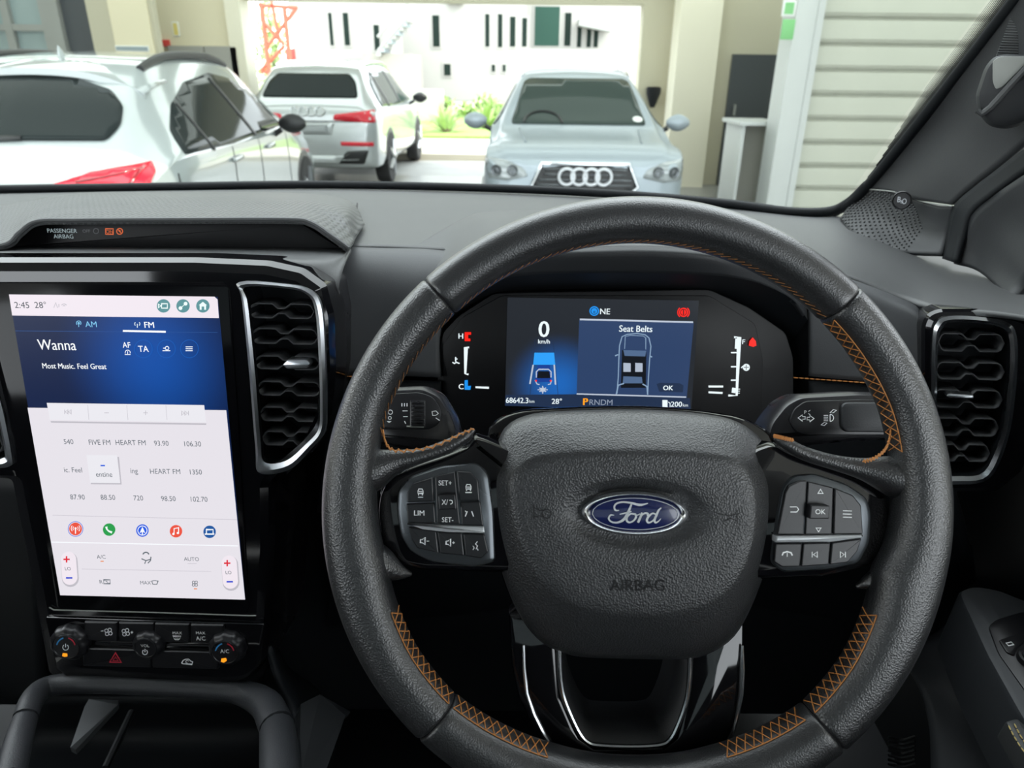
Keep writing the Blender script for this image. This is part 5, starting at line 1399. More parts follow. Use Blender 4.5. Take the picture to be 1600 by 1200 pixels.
cbtn([(237.4, 1016), (341, 1019.5), (341, 1046.5), (237.4, 1044)], lambda d: (d.stroke(SP, [(284, 1036), (286, 1032), (290, 1030), (295, 1030), (298, 1033), (301, 1034), (300, 1038), (285, 1037)], 1.3, hi, 1, True), d.ring(SP, 292.5, 1034, 2.2, 1, hi, 1, 10, 20, 290)), [M['button'], M['print']], 'air recirculation button')
cp.part('trim_strip', MB().slab(SP, [(148, 1004.5), (338, 1009), (338, 1011.5), (148, 1008)], .001, .003, .0005), M['satin_black'])
def knob(cx, cy, r, fn, label):
    """face centre traced in the frame; the barrel stands on the faceplate"""
    hk = .0115
    c = SP.px(cx, cy, hk); o = c - SP.n * hk; rm = r * SP.mpp(cx, cy, hk)
    kb = cp.part('knob', MB().lathe(o, SP.n, [(rm * 1.50, .0012), (rm * 1.50, .003), (rm * 1.46, .006), (rm * 1.36, .009), (rm * 1.16, .0108), (rm * 1.05, .0112)], 66, lobes=11, depth=.055), M['button'], smooth=40, label=label)
    f = MB().lathe(o, SP.n, [(rm * 1.04, .010), (rm, .0117), (rm * .96, .0113), (rm * .1, .0113)], 40)
    cp.part('knob_face', f, [M['satin_black']], parent=kb)
    d = MB(); fn(d, .0116)
    cp.part('knob_print', d, [M['print'], M['print_red'], M['print_blue'], M['lamp_amber']], parent=kb, smooth=0)
def power(d, cx, cy, r, hh): d.ring(SP, cx, cy, r, 1.2, hh, 0, 16, 125, 415); d.stroke(SP, [(cx, cy - r * 1.3), (cx, cy)], 1.2, hh, 0)
knob(102.8, 1011, 20.5, lambda d, hh: (d.ring(SP, 102.8, 1011, 14.5, 2, hh, 2, 10, 105, 168), d.ring(SP, 102.8, 1011, 14.5, 2, hh, 1, 10, 12, 75), power(d, 102.5, 1011.5, 4.4, hh), d.mark(SP, [(98, 1020.5), (105, 1021), (105.5, 1025.5), (101, 1026.5), (97, 1025)], hh, 3)), 'left temperature knob with amber light')
knob(226.8, 1013, 16.5, lambda d, hh: (d.text(SP, 'VOL', 226.5, 1009, 7, hh, 0), power(d, 226.5, 1019, 3.9, hh)), 'volume knob')
knob(351, 1019.5, 20, lambda d, hh: (d.ring(SP, 351, 1020, 14.5, 2, hh, 2, 10, 105, 168), d.ring(SP, 351, 1020, 14.5, 2, hh, 1, 10, 12, 75), d.text(SP, 'A/C', 351, 1017.5, 9.5, hh, 0, sx=.9), d.mark(SP, [(346, 1029), (353, 1028), (354.5, 1032), (350, 1035.5), (345, 1034)], hh, 3)), 'right temperature knob with amber light')

# ------------------------------------------------------------------ air vents
def vent(name, P, label, frame_o, frame_i, slats, tab, rim_mat, depth=.03, well=.035):
    t = Thing(name, P.px(*frame_o[0], 0), label, 'air vent')
    ou = [P.uv(x, y, .002) for x, y in frame_o]; iu = [P.uv(x, y, .002) for x, y in frame_i]
    n = 60
    o3 = cr([Vector((a, b, 0)) for a, b in ou], n, True); i3 = cr([Vector((a, b, 0)) for a, b in iu], n, True)
    t.part('frame', MB().frame(P, [(p.x, p.y) for p in o3], [(p.x, p.y) for p in i3], -.004, .0035, 0, .0015), rim_mat)
    w = MB().grid([[P.at(p.x, p.y, hh) for p in i3] for hh in (.001, -well)], closed=True, flip=True)
    b = len(w.v); w.v += [P.at(p.x, p.y, -well) for p in i3]; w.f.append(list(range(b, b + n))); w.m.append(0)
    t.part('duct', w, M['black'])
    for i, (xL, xR, yT, yB) in enumerate(slats):
        w_ = xR - xL; hh = yB - yT; ym = (yT + yB) / 2; sl = .02 * w_
        up = [(0, .5), (.05, .1), (.09, 0), (.36, 0), (.44, .32), (.55, .32), (.63, 0), (.90, 0), (.95, .1), (1, .5)]
        lo = [(.95, .9), (.90, 1), (.63, 1), (.55, .68), (.44, .68), (.36, 1), (.09, 1), (.05, .9)]
        pts = [(xL + a * w_, yT + b_ * hh + a * sl) for a, b_ in up + lo]
        uv = ccw([P.uv(x, y, -.004) for x, y in pts])
        mb = MB().grid([[P.at(u, v, q) for u, v in uv] for q in (-.004, -depth)], closed=True)
        o = t.part('louvre', mb, M['louvre'], smooth=20)
        md = o.modifiers.new('thickness', 'SOLIDIFY'); md.thickness = .0011; md.offset = 0
    if tab:
        t.part('tab', MB().slab(P, tab, -.006, .006, .0012, 3), M['alu'])
    return t
vent('air_vent', SP, 'air vent with silver left edge between touchscreen and steering wheel',
     [(373, 441), (440, 443), (482, 452), (502, 480), (508, 560), (509, 640), (506, 676), (484, 704), (452, 734), (405, 739), (399, 700), (389, 580), (378, 470)],
     [(382, 449), (440, 450), (476, 458), (492, 484), (498, 560), (500, 640), (497, 672), (478, 694), (447, 720), (413, 722), (407, 690), (398, 580), (387, 475)],
     [(389, 491, 474, 496), (393, 497, 513, 536), (398, 499, 556, 576), (402, 501, 596, 617), (406, 501, 636, 657), (410, 498, 674, 695)],
     [(441, 570), (449, 562), (478, 562), (485, 569), (479, 576), (448, 577)], M['alu'])
vent('air_vent', SP, 'air vent at the left picture edge beside the touchscreen',
     [(-74, 446), (-60, 445), (-38, 460), (-16, 560), (6, 650), (18, 712), (16, 728), (-10, 732), (-50, 732), (-74, 728)],
     [(-66, 453), (-60, 453), (-46, 466), (-26, 560), (-4, 650), (7, 706), (4, 716), (-20, 720), (-50, 720), (-66, 716)],
     [(-66, -32, 500, 524), (-66, -22, 560, 584), (-66, -12, 606, 630), (-66, -4, 646, 668), (-66, 4, 684, 706)], None, M['alu'])
RV = Plane(atY(1510, 620, .555), Vector((-.30, -1, .16)))
vt = vent('air_vent', RV, 'chrome framed side air vent right of the steering wheel',
     [(1456, 700), (1455, 620), (1457, 530), (1464, 504), (1482, 494), (1530, 495), (1572, 503), (1588, 522), (1590, 570), (1584, 640), (1572, 696), (1546, 748), (1500, 757), (1466, 750)],
     [(1466, 698), (1464, 620), (1466, 534), (1473, 512), (1486, 504), (1530, 505), (1566, 512), (1577, 528), (1578, 570), (1572, 636), (1561, 690), (1537, 738), (1500, 744), (1474, 738)],
     [(1466, 1569, 521, 548), (1462, 1569, 566, 592), (1458, 1566, 609, 636), (1460, 1560, 653, 680), (1460, 1546, 694, 720)],
     [(1478, 619), (1484, 615), (1522, 617), (1522, 624), (1484, 622)], M['chrome'])
vt.part('surround', MB().holed(RV, [(1442, 640), (1442, 510), (1450, 492), (1468, 484), (1530, 484), (1590, 490), (1640, 510), (1640, 640), (1600, 740), (1560, 772), (1470, 772), (1446, 740)], [[(1459, 700), (1458, 620), (1460, 531), (1467, 507), (1483, 497), (1530, 498), (1570, 506), (1585, 524), (1587, 570), (1581, 639), (1569, 694), (1543, 745), (1500, 753), (1468, 746)]], -.05, -.003, .006, 8), M['gloss'], smooth=20)

# ------------------------------------------------------------------ stalks and column
def stalk(name, label, P, body, face, h1, marks, collar):
    t = Thing(name, P.px(*collar[0], 0), label, 'control stalk')
    t.part('arm', MB().slab(P, body, -.026, h1, .007, 10), M['satin_black'])
    f = MB().slab(P, face, h1 - .002, h1 + .0012, .0006, 8); t.part('face', f, M['button'])
    d = MB(); marks(d, h1 + .0015); t.part('symbols', d, [M['print']], smooth=0)
    return t
SK = Plane(atD(650, 640, .50), -Fv)
ls = stalk('wiper_stalk', 'black wiper stalk with ribbed roller left of the wheel hub', SK, [(560, 610), (600, 606), (660, 603), (688, 616), (712, 655), (722, 700), (690, 712), (560, 690)], [(560, 618), (600, 616), (655, 613), (676, 620), (690, 642), (688, 660), (672, 671), (560, 671)], .004,
      lambda d, hh: (d.ring(SK, 610, 644, 3.4, 1, hh, 0, 12), d.ring(SK, 609, 653, 2.4, 1, hh, 0, 12), d.mark(SK, [(604, 658), (612, 658), (608, 661)], hh), [d.stroke(SK, [(628 + 4 * k, 630), (628 + 4 * k, 635)], 1.6, hh) for k in range(3)], d.stroke(SK, [(629, 642), (637, 642)], 1.2, hh), d.stroke(SK, [(630, 651), (637, 651)], 1.2, hh), d.stroke(SK, [(632, 658), (634, 662)], 1.5, hh),
          d.stroke(SK, [(675, 643), (681, 642), (685, 646), (681, 649), (676, 649)], 1.1, hh, 0, True), d.stroke(SK, [(681, 653), (687, 657)], 1.4, hh)), [(690, 690)])
rl = MB()
for k in range(7):
    y = 627 + k * 6.2
    rl.slab(SK, [(641, y), (664, y), (664, y + 4.6), (641, y + 4.6)], .003, .0075 + .002 * sin(pi * k / 6), .0008)
rr_ = MB().slab(SK, [(640, 625), (665, 625), (665, 669), (640, 669)], .002, .0058, .001, 3)
ro = ls.part('roller', rr_, M['button'])
for k in range(7):
    y = 627 + k * 6.0
    ls.part('roller_rib', MB().slab(SK, [(642, y), (663, y), (663, y + 3.6), (642, y + 3.6)], .004, .0070 + .002 * sin(pi * k / 6), .0006), M['satin_black'], parent=ro)
ls.part('roller_bar', MB().slab(SK, [(635, 665), (662, 666), (662, 668.5), (635, 667.5)], .004, .0062, .0004), M['alu_frame'])
def rmarks(d, hh):
    a = [(1247, 653), (1254, 648), (1254, 651), (1258, 651), (1258, 655), (1254, 655), (1254, 658)]
    d.stroke(SK, a, 1.1, hh, 0, True)
    d.stroke(SK, [(1272, 654), (1265, 649), (1265, 652), (1261, 652), (1261, 656), (1265, 656), (1265, 659)], 1.1, hh, 0, True)
    d.text(SK, 'P', 1258.5, 644, 8, hh); d.stroke(SK, [(1263, 643), (1266, 641)], 1, hh); d.stroke(SK, [(1263, 646), (1266, 648)], 1, hh)
    d.ring(SK, 1297, 653, 5.5, 1.3, hh, 0, 12, -90, 90); d.stroke(SK, [(1297, 647.5), (1297, 658.5)], 1.3, hh)
    for k in range(4): d.stroke(SK, [(1287, 649 + 2.8 * k), (1294, 649 + 2.8 * k)], 1.2, hh)
    d.stroke(SK, [(1297, 645), (1302, 640), (1307, 641), (1302, 645)], 1.0, hh, 0, True); d.stroke(SK, [(1283, 664), (1288, 660), (1292, 661), (1288, 665)], 1.0, hh, 0, True)
rs_ = stalk('indicator_stalk', 'black indicator and light stalk right of the wheel hub', SK, [(1196, 690), (1204, 660), (1228, 630), (1252, 617), (1345, 612), (1420, 616), (1420, 688), (1340, 690), (1240, 700)], [(1234, 660), (1240, 640), (1258, 627), (1345, 624), (1418, 626), (1418, 680), (1260, 680), (1242, 674)], .004, rmarks, [(1200, 690)])
rs_.part('thumb_panel', MB().slab(SK, [(1316, 634), (1322, 629), (1400, 629), (1400, 676), (1322, 675), (1316, 668)], .004, .008, .0015, 4), M['grey_dark'])
col_ = Thing('steering_column', atD(993, 800, .55), 'black steering column shroud behind the wheel hub', 'steering column')
cb = MB()
for_ = []
ax = (atD(985, 770, .66) - atD(993, 790, .46))
rows = []
for k in range(8):
    t = k / 7; c = atD(993, 790, .47).lerp(atD(985, 740, .68), t); rx, ry = .085 - .01 * t, .062 - .006 * t
    rows.append([c + Rv * (cos(a) * rx * (abs(cos(a)) ** -.25 if abs(cos(a)) > .3 else 1.0)) + Uv * sin(a) * ry for a in [2 * pi * j / 32 for j in range(32)]])
cb.grid(rows, closed=True, capa=True, capb=True)
col_.part('shroud', cb, M['black'], smooth=50)
# ------------------------------------------------------------------ steering wheel
WP = Plane(atD(993, 797, .43), -Fv, Rv)
sw = Thing('steering_wheel', atD(993, 797, .45), 'black leather steering wheel with orange stitching and blue oval badge', 'steering wheel')
PX = .43 / FPX
RIN = [(0, 404), (12, 410), (22, 416), (45, 417), (90, 418), (135, 417), (158, 417), (168, 410), (180, 404), (192, 396), (200, 400), (212, 405), (225, 405), (240, 396), (252, 390), (270, 388), (288, 392), (300, 398), (311, 404), (325, 400), (337, 392), (346, 384), (352, 396), (360, 404)]
def rim_pt(th, ph, grow=1.0):
    th_ = th % 360
    ri = lerp_tab(RIN, th_); ro = 488.0
    rc, a = (ri + ro) / 2 * PX, (ro - ri) / 2 * PX * grow
    b = .0165 * grow
    c, s = cos(ph), sin(ph); e = .88
    r = rc + a * math.copysign(abs(c) ** e, c); n = b * math.copysign(abs(s) ** e, s)
    return WP.at(r * cos(radians(th)), r * sin(radians(th)), n)
def rim_seg(t0, t1, mt, label):
    mb = MB(); rows = []; n = int((t1 - t0) / 1.2)
    ths = [t0 + .12, t0 + .35, t0 + .8] + [t0 + .8 + (t1 - t0 - 1.6) * k / n for k in range(1, n)] + [t1 - .8, t1 - .35, t1 - .12]
    gs = [.93, .975, 1.0] + [1.0] * (n - 1) + [1.0, .975, .93]
    for th, g in zip(ths, gs): rows.append([rim_pt(th, 2 * pi * j / 36, g) for j in range(36)])
    mb.grid(rows, closed=True, flip=True, capa=True, capb=True)
    return sw.part('rim_cover', mb, mt, smooth=50, label=label)
rt = rim_seg(45.4, 132.5, M['leather_smooth'], 'top rim leather between two seams')
rl = rim_seg(132.5, 226, M['leather'], 'left rim leather grip')
rb = rim_seg(226, 311, M['leather_smooth'], 'bottom rim leather')
rr = rim_seg(-49, 45.4, M['leather'], 'right rim leather grip')
sw.part('rim_core', MB().grid([[rim_pt(3 * k, 2 * pi * j / 20, .90) for j in range(20)] for k in range(121)], closed=True, flip=True), M['seam'], smooth=60)
# leather horns running onto the spokes
def horn(pts, name='spoke_leather'):
    P = cr([WP.px(x, y, n) for x, y, n, r in pts], 22)
    R = [v.x for v in cr([Vector((r * PX, 0, 0)) for x, y, n, r in pts], 22)]
    return sw.part(name, MB().tube(P, R, 16), M['leather'], smooth=60)
horn([(741, 671, -.004, 3), (728, 681, -.004, 8), (700, 697, -.004, 11), (660, 712, -.003, 12), (622, 720, -.003, 18), (580, 735, -.004, 34), (550, 750, -.004, 30)])
horn([(1211, 684, -.004, 4), (1226, 692, -.004, 9), (1258, 709, -.004, 11), (1305, 723, -.003, 12), (1350, 733, -.003, 18), (1400, 745, -.004, 34), (1430, 760, -.004, 30)])
horn([(643, 897, -.008, 3), (622, 893, -.006, 14), (590, 880, -.004, 30), (560, 870, -.004, 30)])
horn([(1338, 917, -.008, 3), (1362, 908, -.006, 14), (1400, 895, -.004, 30), (1430, 880, -.004, 30)])
# cross stitching on the inside of the rim
def cross(t0, t1, parent, ph0=146, ph1=176, gap=2.1, name='stitching', rad=.00034, mt='stitch'):
    mb = MB(); th = t0
    def p(t, ph): 
        q = rim_pt(t, radians(ph)); c = rim_pt(t, radians(ph), .5)
        return q + (q - c).normalized() * .0005
    while th + gap < t1:
        for a, b in (((ph0, ph1), (ph1, ph0)) if mt == 'stitch' else ((ph0, ph1),)):
            mb.tube([p(th, a), p(th + gap * .5, (a + b) / 2), p(th + gap, b)], rad, 4)
        if mt == 'stitch': mb.tube([p(th, ph0), p(th + gap, ph0)], rad, 4)
        th += gap
    sw.part(name, mb, M[mt], parent=parent, kind='stuff', smooth=0, label='orange cross stitching')
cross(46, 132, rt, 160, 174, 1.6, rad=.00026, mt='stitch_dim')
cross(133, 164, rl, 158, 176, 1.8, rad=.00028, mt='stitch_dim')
cross(202, 225.5, rl, 146, 184)
cross(226.5, 250, rb, 146, 186)
cross(290, 310.5, rb, 150, 192)
cross(-48.5, -22, rr, 150, 192)
cross(13, 45, rr, 150, 186)
def edge_stitch(pts, parent=None):
    P = cr([WP.px(x, y, n) for x, y, n in pts], 30); mb = MB()
    for i in range(29):
        a, b = P[i], P[i + 1]
        o = WP.ey * (.0012 if i % 2 else -.0004)
        mb.tube([a - o, b + o], .00055, 4)
    sw.part('stitching', mb, M['stitch'], kind='stuff', smooth=0, label='orange stitching on spoke leather')
edge_stitch([(598, 672, .004), (603, 692, .006), (614, 703, .008), (640, 704, .008), (672, 699, .006), (700, 688, .005), (722, 677, .003), (741, 670, .001)])
edge_stitch([(1209, 681, .001), (1218, 683, .002), (1240, 688, .003)])
edge_stitch([(1392, 672, .004), (1388, 692, .006), (1380, 706, .008), (1364, 717, .008), (1348, 721, .006)])

# airbag cover
HC = (993, 803)
outer = [(775, 700), (788, 670), (818, 651), (870, 643), (1000, 640), (1110, 648), (1162, 664), (1194, 694), (1208, 732), (1211, 790), (1204, 850), (1191, 905), (1166, 965), (1142, 1000), (1106, 1022), (1064, 1030), (930, 1028), (882, 1021), (842, 1000), (811, 960), (786, 900), (772, 840), (766, 780), (767, 730)]
plateau = [(800, 750), (822, 724), (860, 712), (990, 706), (1120, 712), (1156, 726), (1174, 760), (1178, 810), (1170, 860), (1148, 905), (1108, 938), (1050, 953), (990, 957), (930, 950), (876, 930), (838, 892), (814, 840), (802, 790)]
def polar(poly, n=120, smooth=True):
    P = [Vector((x, y, 0)) for x, y in poly]
    P = [(p.x, p.y) for p in cr(P, 240, True)]
    out = []
    for k in range(n):
        a = 2 * pi * k / n; d = Vector((cos(a), -sin(a))); best = None
        for i in range(len(P)):
            p, q = Vector(P[i - 1]) - Vector(HC), Vector(P[i]) - Vector(HC)
            e = q - p; den = d.x * e.y - d.y * e.x
            if abs(den) < 1e-9: continue
            t = (p.x * e.y - p.y * e.x) / den; s_ = (p.x * d.y - p.y * d.x) / den
            if t > 0 and -1e-6 <= s_ <= 1 + 1e-6: best = max(best or 0, t)
        best = best or 1
        out.append((HC[0] + d.x * best, HC[1] + d.y * best))
    return out
def ell(rx, ry, n=120, rot=1.3):
    c, s = cos(radians(rot)), sin(radians(rot)); out = []
    for k in range(n):
        a = 2 * pi * k / n
        # point of the ellipse in polar direction a
        d = Vector((cos(a), -sin(a))); dx, dy = d.x * c + d.y * s, -d.x * s + d.y * c
        t = 1 / sqrt((dx / rx) ** 2 + (dy / ry) ** 2)
        out.append((HC[0] + d.x * t, HC[1] + d.y * t))
    return out
def mixp(a, b, t): return [(p[0] * (1 - t) + q[0] * t, p[1] * (1 - t) + q[1] * t) for p, q in zip(a, b)]
PO, PP = polar(outer), polar(plateau)
rows = []
for poly, n in ((PO, -.040), (PO, -.020), (mixp(PO, PP, .04), -.014), (mixp(PO, PP, .12), -.010), (mixp(PO, PP, .35), -.005), (mixp(PO, PP, .7), .0005), (mixp(PO, PP, .9), .0032), (PP, .0042), (mixp(PP, ell(125, 62), .25), .0045),
                (mixp(PP, ell(125, 62), .75), .0045), (ell(118, 58), .0044), (ell(106, 50), .0030), (ell(92, 40), .0005), (ell(60, 25), .0004), (ell(4, 2), .0004)):
    up_ = {-.020: 1.0, -.014: 1.0, -.010: .95, -.005: .72, .0005: .32, .0032: .08}.get(n, 0)
    rows.append([WP.px(x, y, n - .013 * up_ * max(0, sin(2 * pi * k / 120) - .25) ** .6) for k, (x, y) in enumerate(poly)])
for i in (0, 1): rows[0] = [p - WP.n * .02 for p in rows[1]]
hub = sw.part('airbag_cover', MB().grid(rows, closed=True, capb=True), M['pad'], smooth=60)
mk = MB().text(WP, 'AIRBAG', 996, 914.5, 25, .0052, 0, sx=1.0)
sw.part('emboss_shade_lettering', mk, [M['seam']], parent=hub, smooth=0)  # flat dark letters; the emboss shade is put into their colour
for pts in ([(833, 788), (834, 812)], [(838, 795), (843, 796), (848, 799)], [(838, 807), (844, 806), (849, 804)]):
    pass
mk = MB(); hh = .0052
mk.stroke(WP, [(834, 788), (834.5, 811)], 1.3, hh); mk.stroke(WP, [(834, 792), (842, 797), (850, 798)], 1.2, hh); mk.stroke(WP, [(834, 808), (842, 806), (850, 807)], 1.2, hh)
mk.ring(WP, 854, 803, 7, 1.2, hh, 0, 16)
sw.part('horn_symbol', mk, [M['seam']], parent=hub, smooth=0)  # flat dark strokes in place of the shade of an embossed symbol
mk = MB()
mk.stroke(WP, [(1152, 797), (1152, 818)], 1.3, hh); mk.stroke(WP, [(1152, 803), (1140, 806), (1122, 803)], 1.2, hh); mk.stroke(WP, [(1152, 814), (1142, 810), (1130, 815)], 1.2, hh)
sw.part('horn_symbol', mk, [M['seam']], parent=hub, smooth=0)  # second symbol, its relief shade likewise put into the dark colour
# oval badge
bo, bi = ell(84, 34.5), ell(70.5, 26.5)
P_ = lambda poly, n: [WP.uv(x, y, n) for x, y in poly]
bad = sw.part('badge', MB().frame(WP, P_(bo, .005), P_(bi, .005), -.001, .0058, 0, .0018), M['chrome'], smooth=60, label='chrome ringed blue oval badge')
fld = [[WP.px(x, y, n) for x, y in poly] for poly, n in ((bi, .0036), (ell(50, 18), .0044), (ell(25, 9), .0046), (ell(2, 1), .0047))]
sw.part('badge_field', MB().grid(fld, closed=True, capb=True), M['logo_blue'], parent=bad, smooth=60)
mk = MB(); e2 = ell(67.5, 24.6, 60)
mk.stroke(WP, e2[::1], .8, .0046, closed=True)
def T(pts): return [(740 + x / 2.926, 630 + y / 2.926) for x, y in pts]
def script(pts, w, n=24):
    c = cr([Vector((x, y, 0)) for x, y in T(pts)], n)
    ws = w if isinstance(w, list) else [w]
    W_ = [lerp_tab([(i / max(1, len(ws) - 1), v) for i, v in enumerate(ws)], k / (n - 1)) for k in range(n)]
    mk.stroke(WP, [(p.x, p.y) for p in c], W_, .0050)
script([(665, 490), (650, 490), (643, 476), (652, 460), (680, 452), (720, 456), (760, 465), (797, 458)], [1.2, 2.6, 2.8, 2.6, 2.6, 3.0, 4.0, 1.2], 40)
script([(722, 462), (706, 500), (688, 530), (660, 545), (632, 543), (618, 528), (626, 512), (642, 512)], [2.6, 4.2, 4.2, 3.0, 2.4, 2.6, 2.4, 1.2], 40)
script([(668, 508), (690, 503), (712, 498), (722, 494)], [1.2, 2.2, 2.2, 1.2], 14)
script([(735, 507), (718, 506), (702, 520), (700, 536), (712, 545), (730, 538), (742, 522), (740, 508), (732, 506), (745, 512), (762, 506)], [3.0, 2.4, 3.2, 3.4, 2.6, 2.4, 3.2, 2.6, 1.6, 1.6, 1.4], 60)
script([(770, 500), (763, 520), (752, 546)], [2.6, 3.6, 3.6], 14)
script([(758, 530), (770, 512), (784, 503), (797, 506), (795, 516)], [1.4, 2.2, 2.8, 3.2, 2.6], 24)
script([(832, 508), (818, 504), (800, 518), (792, 535), (800, 546), (816, 540), (830, 524), (836, 508)], [2.2, 2.4, 3.2, 3.4, 2.8, 2.2, 1.8, 1.6], 40)
script([(858, 478), (846, 490), (836, 512), (827, 534), (832, 546), (845, 540), (856, 528)], [1.6, 3.0, 3.6, 3.6, 2.8, 1.8, 1.0], 40)
sw.part('badge_script', mk, [M['logo_silver']], parent=bad, smooth=0)

# spoke bezels
def bez(pts, n1, label):
    return sw.part('spoke_bezel', MB().slab(WP, pts, -.026, n1, .0075, 12), M['gloss'], label=label)
bl_ = bez([(800, 700), (760, 684), (745, 680), (738, 682), (727, 696), (690, 711), (640, 727), (606, 742), (589, 768), (584, 800), (589, 838), (603, 868), (624, 888), (660, 896), (830, 900), (900, 800)], -.006, 'gloss black left spoke')
br_ = bez([(1180, 700), (1204, 692), (1212, 692), (1220, 694), (1238, 705), (1290, 721), (1340, 738), (1384, 765), (1400, 792), (1401, 828), (1388, 868), (1362, 892), (1300, 905), (1150, 912), (1080, 800)], -.006, 'gloss black right spoke')
rg = [(HC[0] + (x - HC[0]) * 1.012 + (0), HC[1] + (y - HC[1]) * (1.03 if y < HC[1] else 1.0)) for x, y in PO]
rg = [(HC[0] + (x - HC[0]) * k_, HC[1] + (y - HC[1]) * k_) for (x, y) in rg for k_ in (1 + .075 * max(0, 1 - abs(abs(x - HC[0]) / max(1, HC[1] - y) - 1.75) / .9) if y < HC[1] - 60 else 1.0,)]
sw.part('hub_surround', MB().slab(WP, rg, -.05, -.034, .004, 0), M['gloss'])
# satin collar round each switch block
for q, lab in (([(618, 800), (620, 765), (640, 745), (690, 728), (745, 722), (764, 740), (772, 800), (775, 880), (740, 888), (670, 880), (638, 862), (624, 838)], 'l'),
               ([(1204, 880), (1212, 820), (1222, 762), (1240, 742), (1275, 740), (1325, 756), (1358, 778), (1365, 805), (1362, 850), (1345, 882), (1300, 892), (1225, 896)], 'r')):
    sw.part('switch_collar', MB().slab(WP, q, -.008, -.0032, .0034, 10), M['gunmetal'])
NB = -.0012
def btn(poly, fn, label, h1=NB, base=-.006, name='button', mt='button', rnd=2.5):
    mb = MB().slab(WP, poly, base, h1, .0007, rnd)
    if fn: fn(mb, h1 + .00015)
    return sw.part(name, mb, [M[mt], M['print']], smooth=20, label=label)
S = lambda d, pts, h_, w=1.1, cl=False: d.stroke(WP, pts, w, h_, 1, cl)
def cartop(d, cx, cy, h_):
    S(d, [(cx - 4, cy + 2), (cx - 4, cy - 2), (cx - 2.5, cy - 5), (cx + 2.5, cy - 5), (cx + 4, cy - 2), (cx + 4, cy + 2)], h_, 1.2, True); S(d, [(cx - 3, cy + 3), (cx - 3, cy + 5)], h_, 1.4); S(d, [(cx + 3, cy + 3), (cx + 3, cy + 5)], h_, 1.4); S(d, [(cx - 3, cy - 1), (cx + 3, cy - 1)], h_)
btn([(636, 785), (636, 770), (645, 756), (676, 746.5), (678, 784)], lambda d, q: (cartop(d, 657, 769, q), S(d, [(653, 777), (661, 777)], q)), 'distance button')
btn([(634.5, 787.5), (678.5, 786), (680.5, 817.5), (637, 817.5)], lambda d, q: d.text(WP, 'LIM', 655, 801.5, 11.5, q, 1, bold=.15), 'LIM button')
btn([(679.5, 745), (711, 737.5), (719, 819), (682.5, 818)], lambda d, q: (d.text(WP, 'SET+', 695.5, 754.5, 11, q, 1, sx=.9), d.text(WP, 'SET-', 699.5, 812, 11, q, 1, sx=.9)), 'SET toggle', h1=-.0018)
btn([(684, 774.5), (711.5, 773.5), (713.5, 796), (686, 797)], lambda d, q: (d.text(WP, 'X/', 695, 784.5, 11.5, q, 1, sx=.85), d.ring(WP, 704, 784.5, 3, 1.2, q, 1, 12, -100, 130)), 'cancel and resume switch', h1=.004, base=-.004)
btn([(713.5, 736.5), (735, 738), (747, 750), (749.5, 782.5), (717.5, 783)], lambda d, q: (cartop(d, 732, 762, q), S(d, [(727, 769.5), (737, 769.5)], q, 1.6)), 'cruise button')
btn([(718.5, 784.5), (750.5, 783.8), (755.5, 821.5), (721.5, 821)], lambda d, q: (S(d, [(727, 807), (730, 799)], q, 1.4), S(d, [(740, 807), (737, 799)], q, 1.4), S(d, [(727, 798), (728, 800)], q)), 'lane keeping button')
sw.part('switch_strip', MB().slab(WP, [(635, 818), (690, 821.5), (756, 823.5), (757.5, 833), (700, 832), (660, 827.5)], -.006, .0004, .0008, 1), M['silver_paint'])
def spk(d, cx, cy, q, plus):
    S(d, [(cx - 6, cy - 2.5), (cx - 3, cy - 2.5), (cx + 1, cy - 6), (cx + 1, cy + 6), (cx - 3, cy + 2.5), (cx - 6, cy + 2.5)], q, 1.2, True)
    S(d, [(cx + 3.5, cy), (cx + 7.5, cy)], q, 1.2)
    if plus: S(d, [(cx + 5.5, cy - 2), (cx + 5.5, cy + 2)], q, 1.2)
btn([(638, 823.5), (681.5, 830), (685.5, 864.5), (652, 857), (643, 843)], lambda d, q: spk(d, 663, 845.5, q, False), 'volume down button')
btn([(683.5, 831), (721.5, 833), (725.5, 868.5), (688, 865)], lambda d, q: spk(d, 703, 848, q, True), 'volume up button')
btn([(723.5, 834), (757, 835), (763, 862), (752, 873), (727.5, 869)], lambda d, q: (S(d, [(746, 846), (743, 850), (746, 853), (744, 858)], q, 1.2), S(d, [(739, 853), (741, 856), (739, 859)], q), S(d, [(746, 857), (747, 860)], q)), 'voice button')
btn([(1227, 770), (1233, 759), (1250, 751), (1261, 751), (1256, 835.5), (1214.5, 835.5)], lambda d, q: S(d, [(1234, 792), (1245, 792), (1248, 796), (1245, 800), (1235, 800)], q, 1.3), 'back button')
btn([(1262.5, 752), (1302.5, 762), (1300, 835.5), (1258, 835.5)], lambda d, q: (S(d, [(1282, 764.5), (1286, 771), (1278, 771)], q, 1.2, True), S(d, [(1279, 831), (1275, 825), (1283, 825)], q, 1.2, True)), 'up and down toggle', h1=-.0018)
btn([(1267, 789), (1297, 790), (1296, 811), (1265, 811)], lambda d, q: d.text(WP, 'OK', 1282, 799.5, 11, q, 1, bold=.15), 'OK switch', h1=.004, base=-.004)
btn([(1304.5, 762.5), (1333, 774), (1346, 790), (1349, 834.5), (1302.5, 835)], lambda d, q: [S(d, [(1317, 798 + 5 * k), (1331, 798.5 + 5 * k)], q, 1.3) for k in range(3)], 'menu button')
sw.part('switch_strip', MB().slab(WP, [(1213, 838), (1350, 836), (1347, 840.5), (1300, 847), (1212, 847.5)], -.006, .0004, .0008, 1), M['silver_paint'])
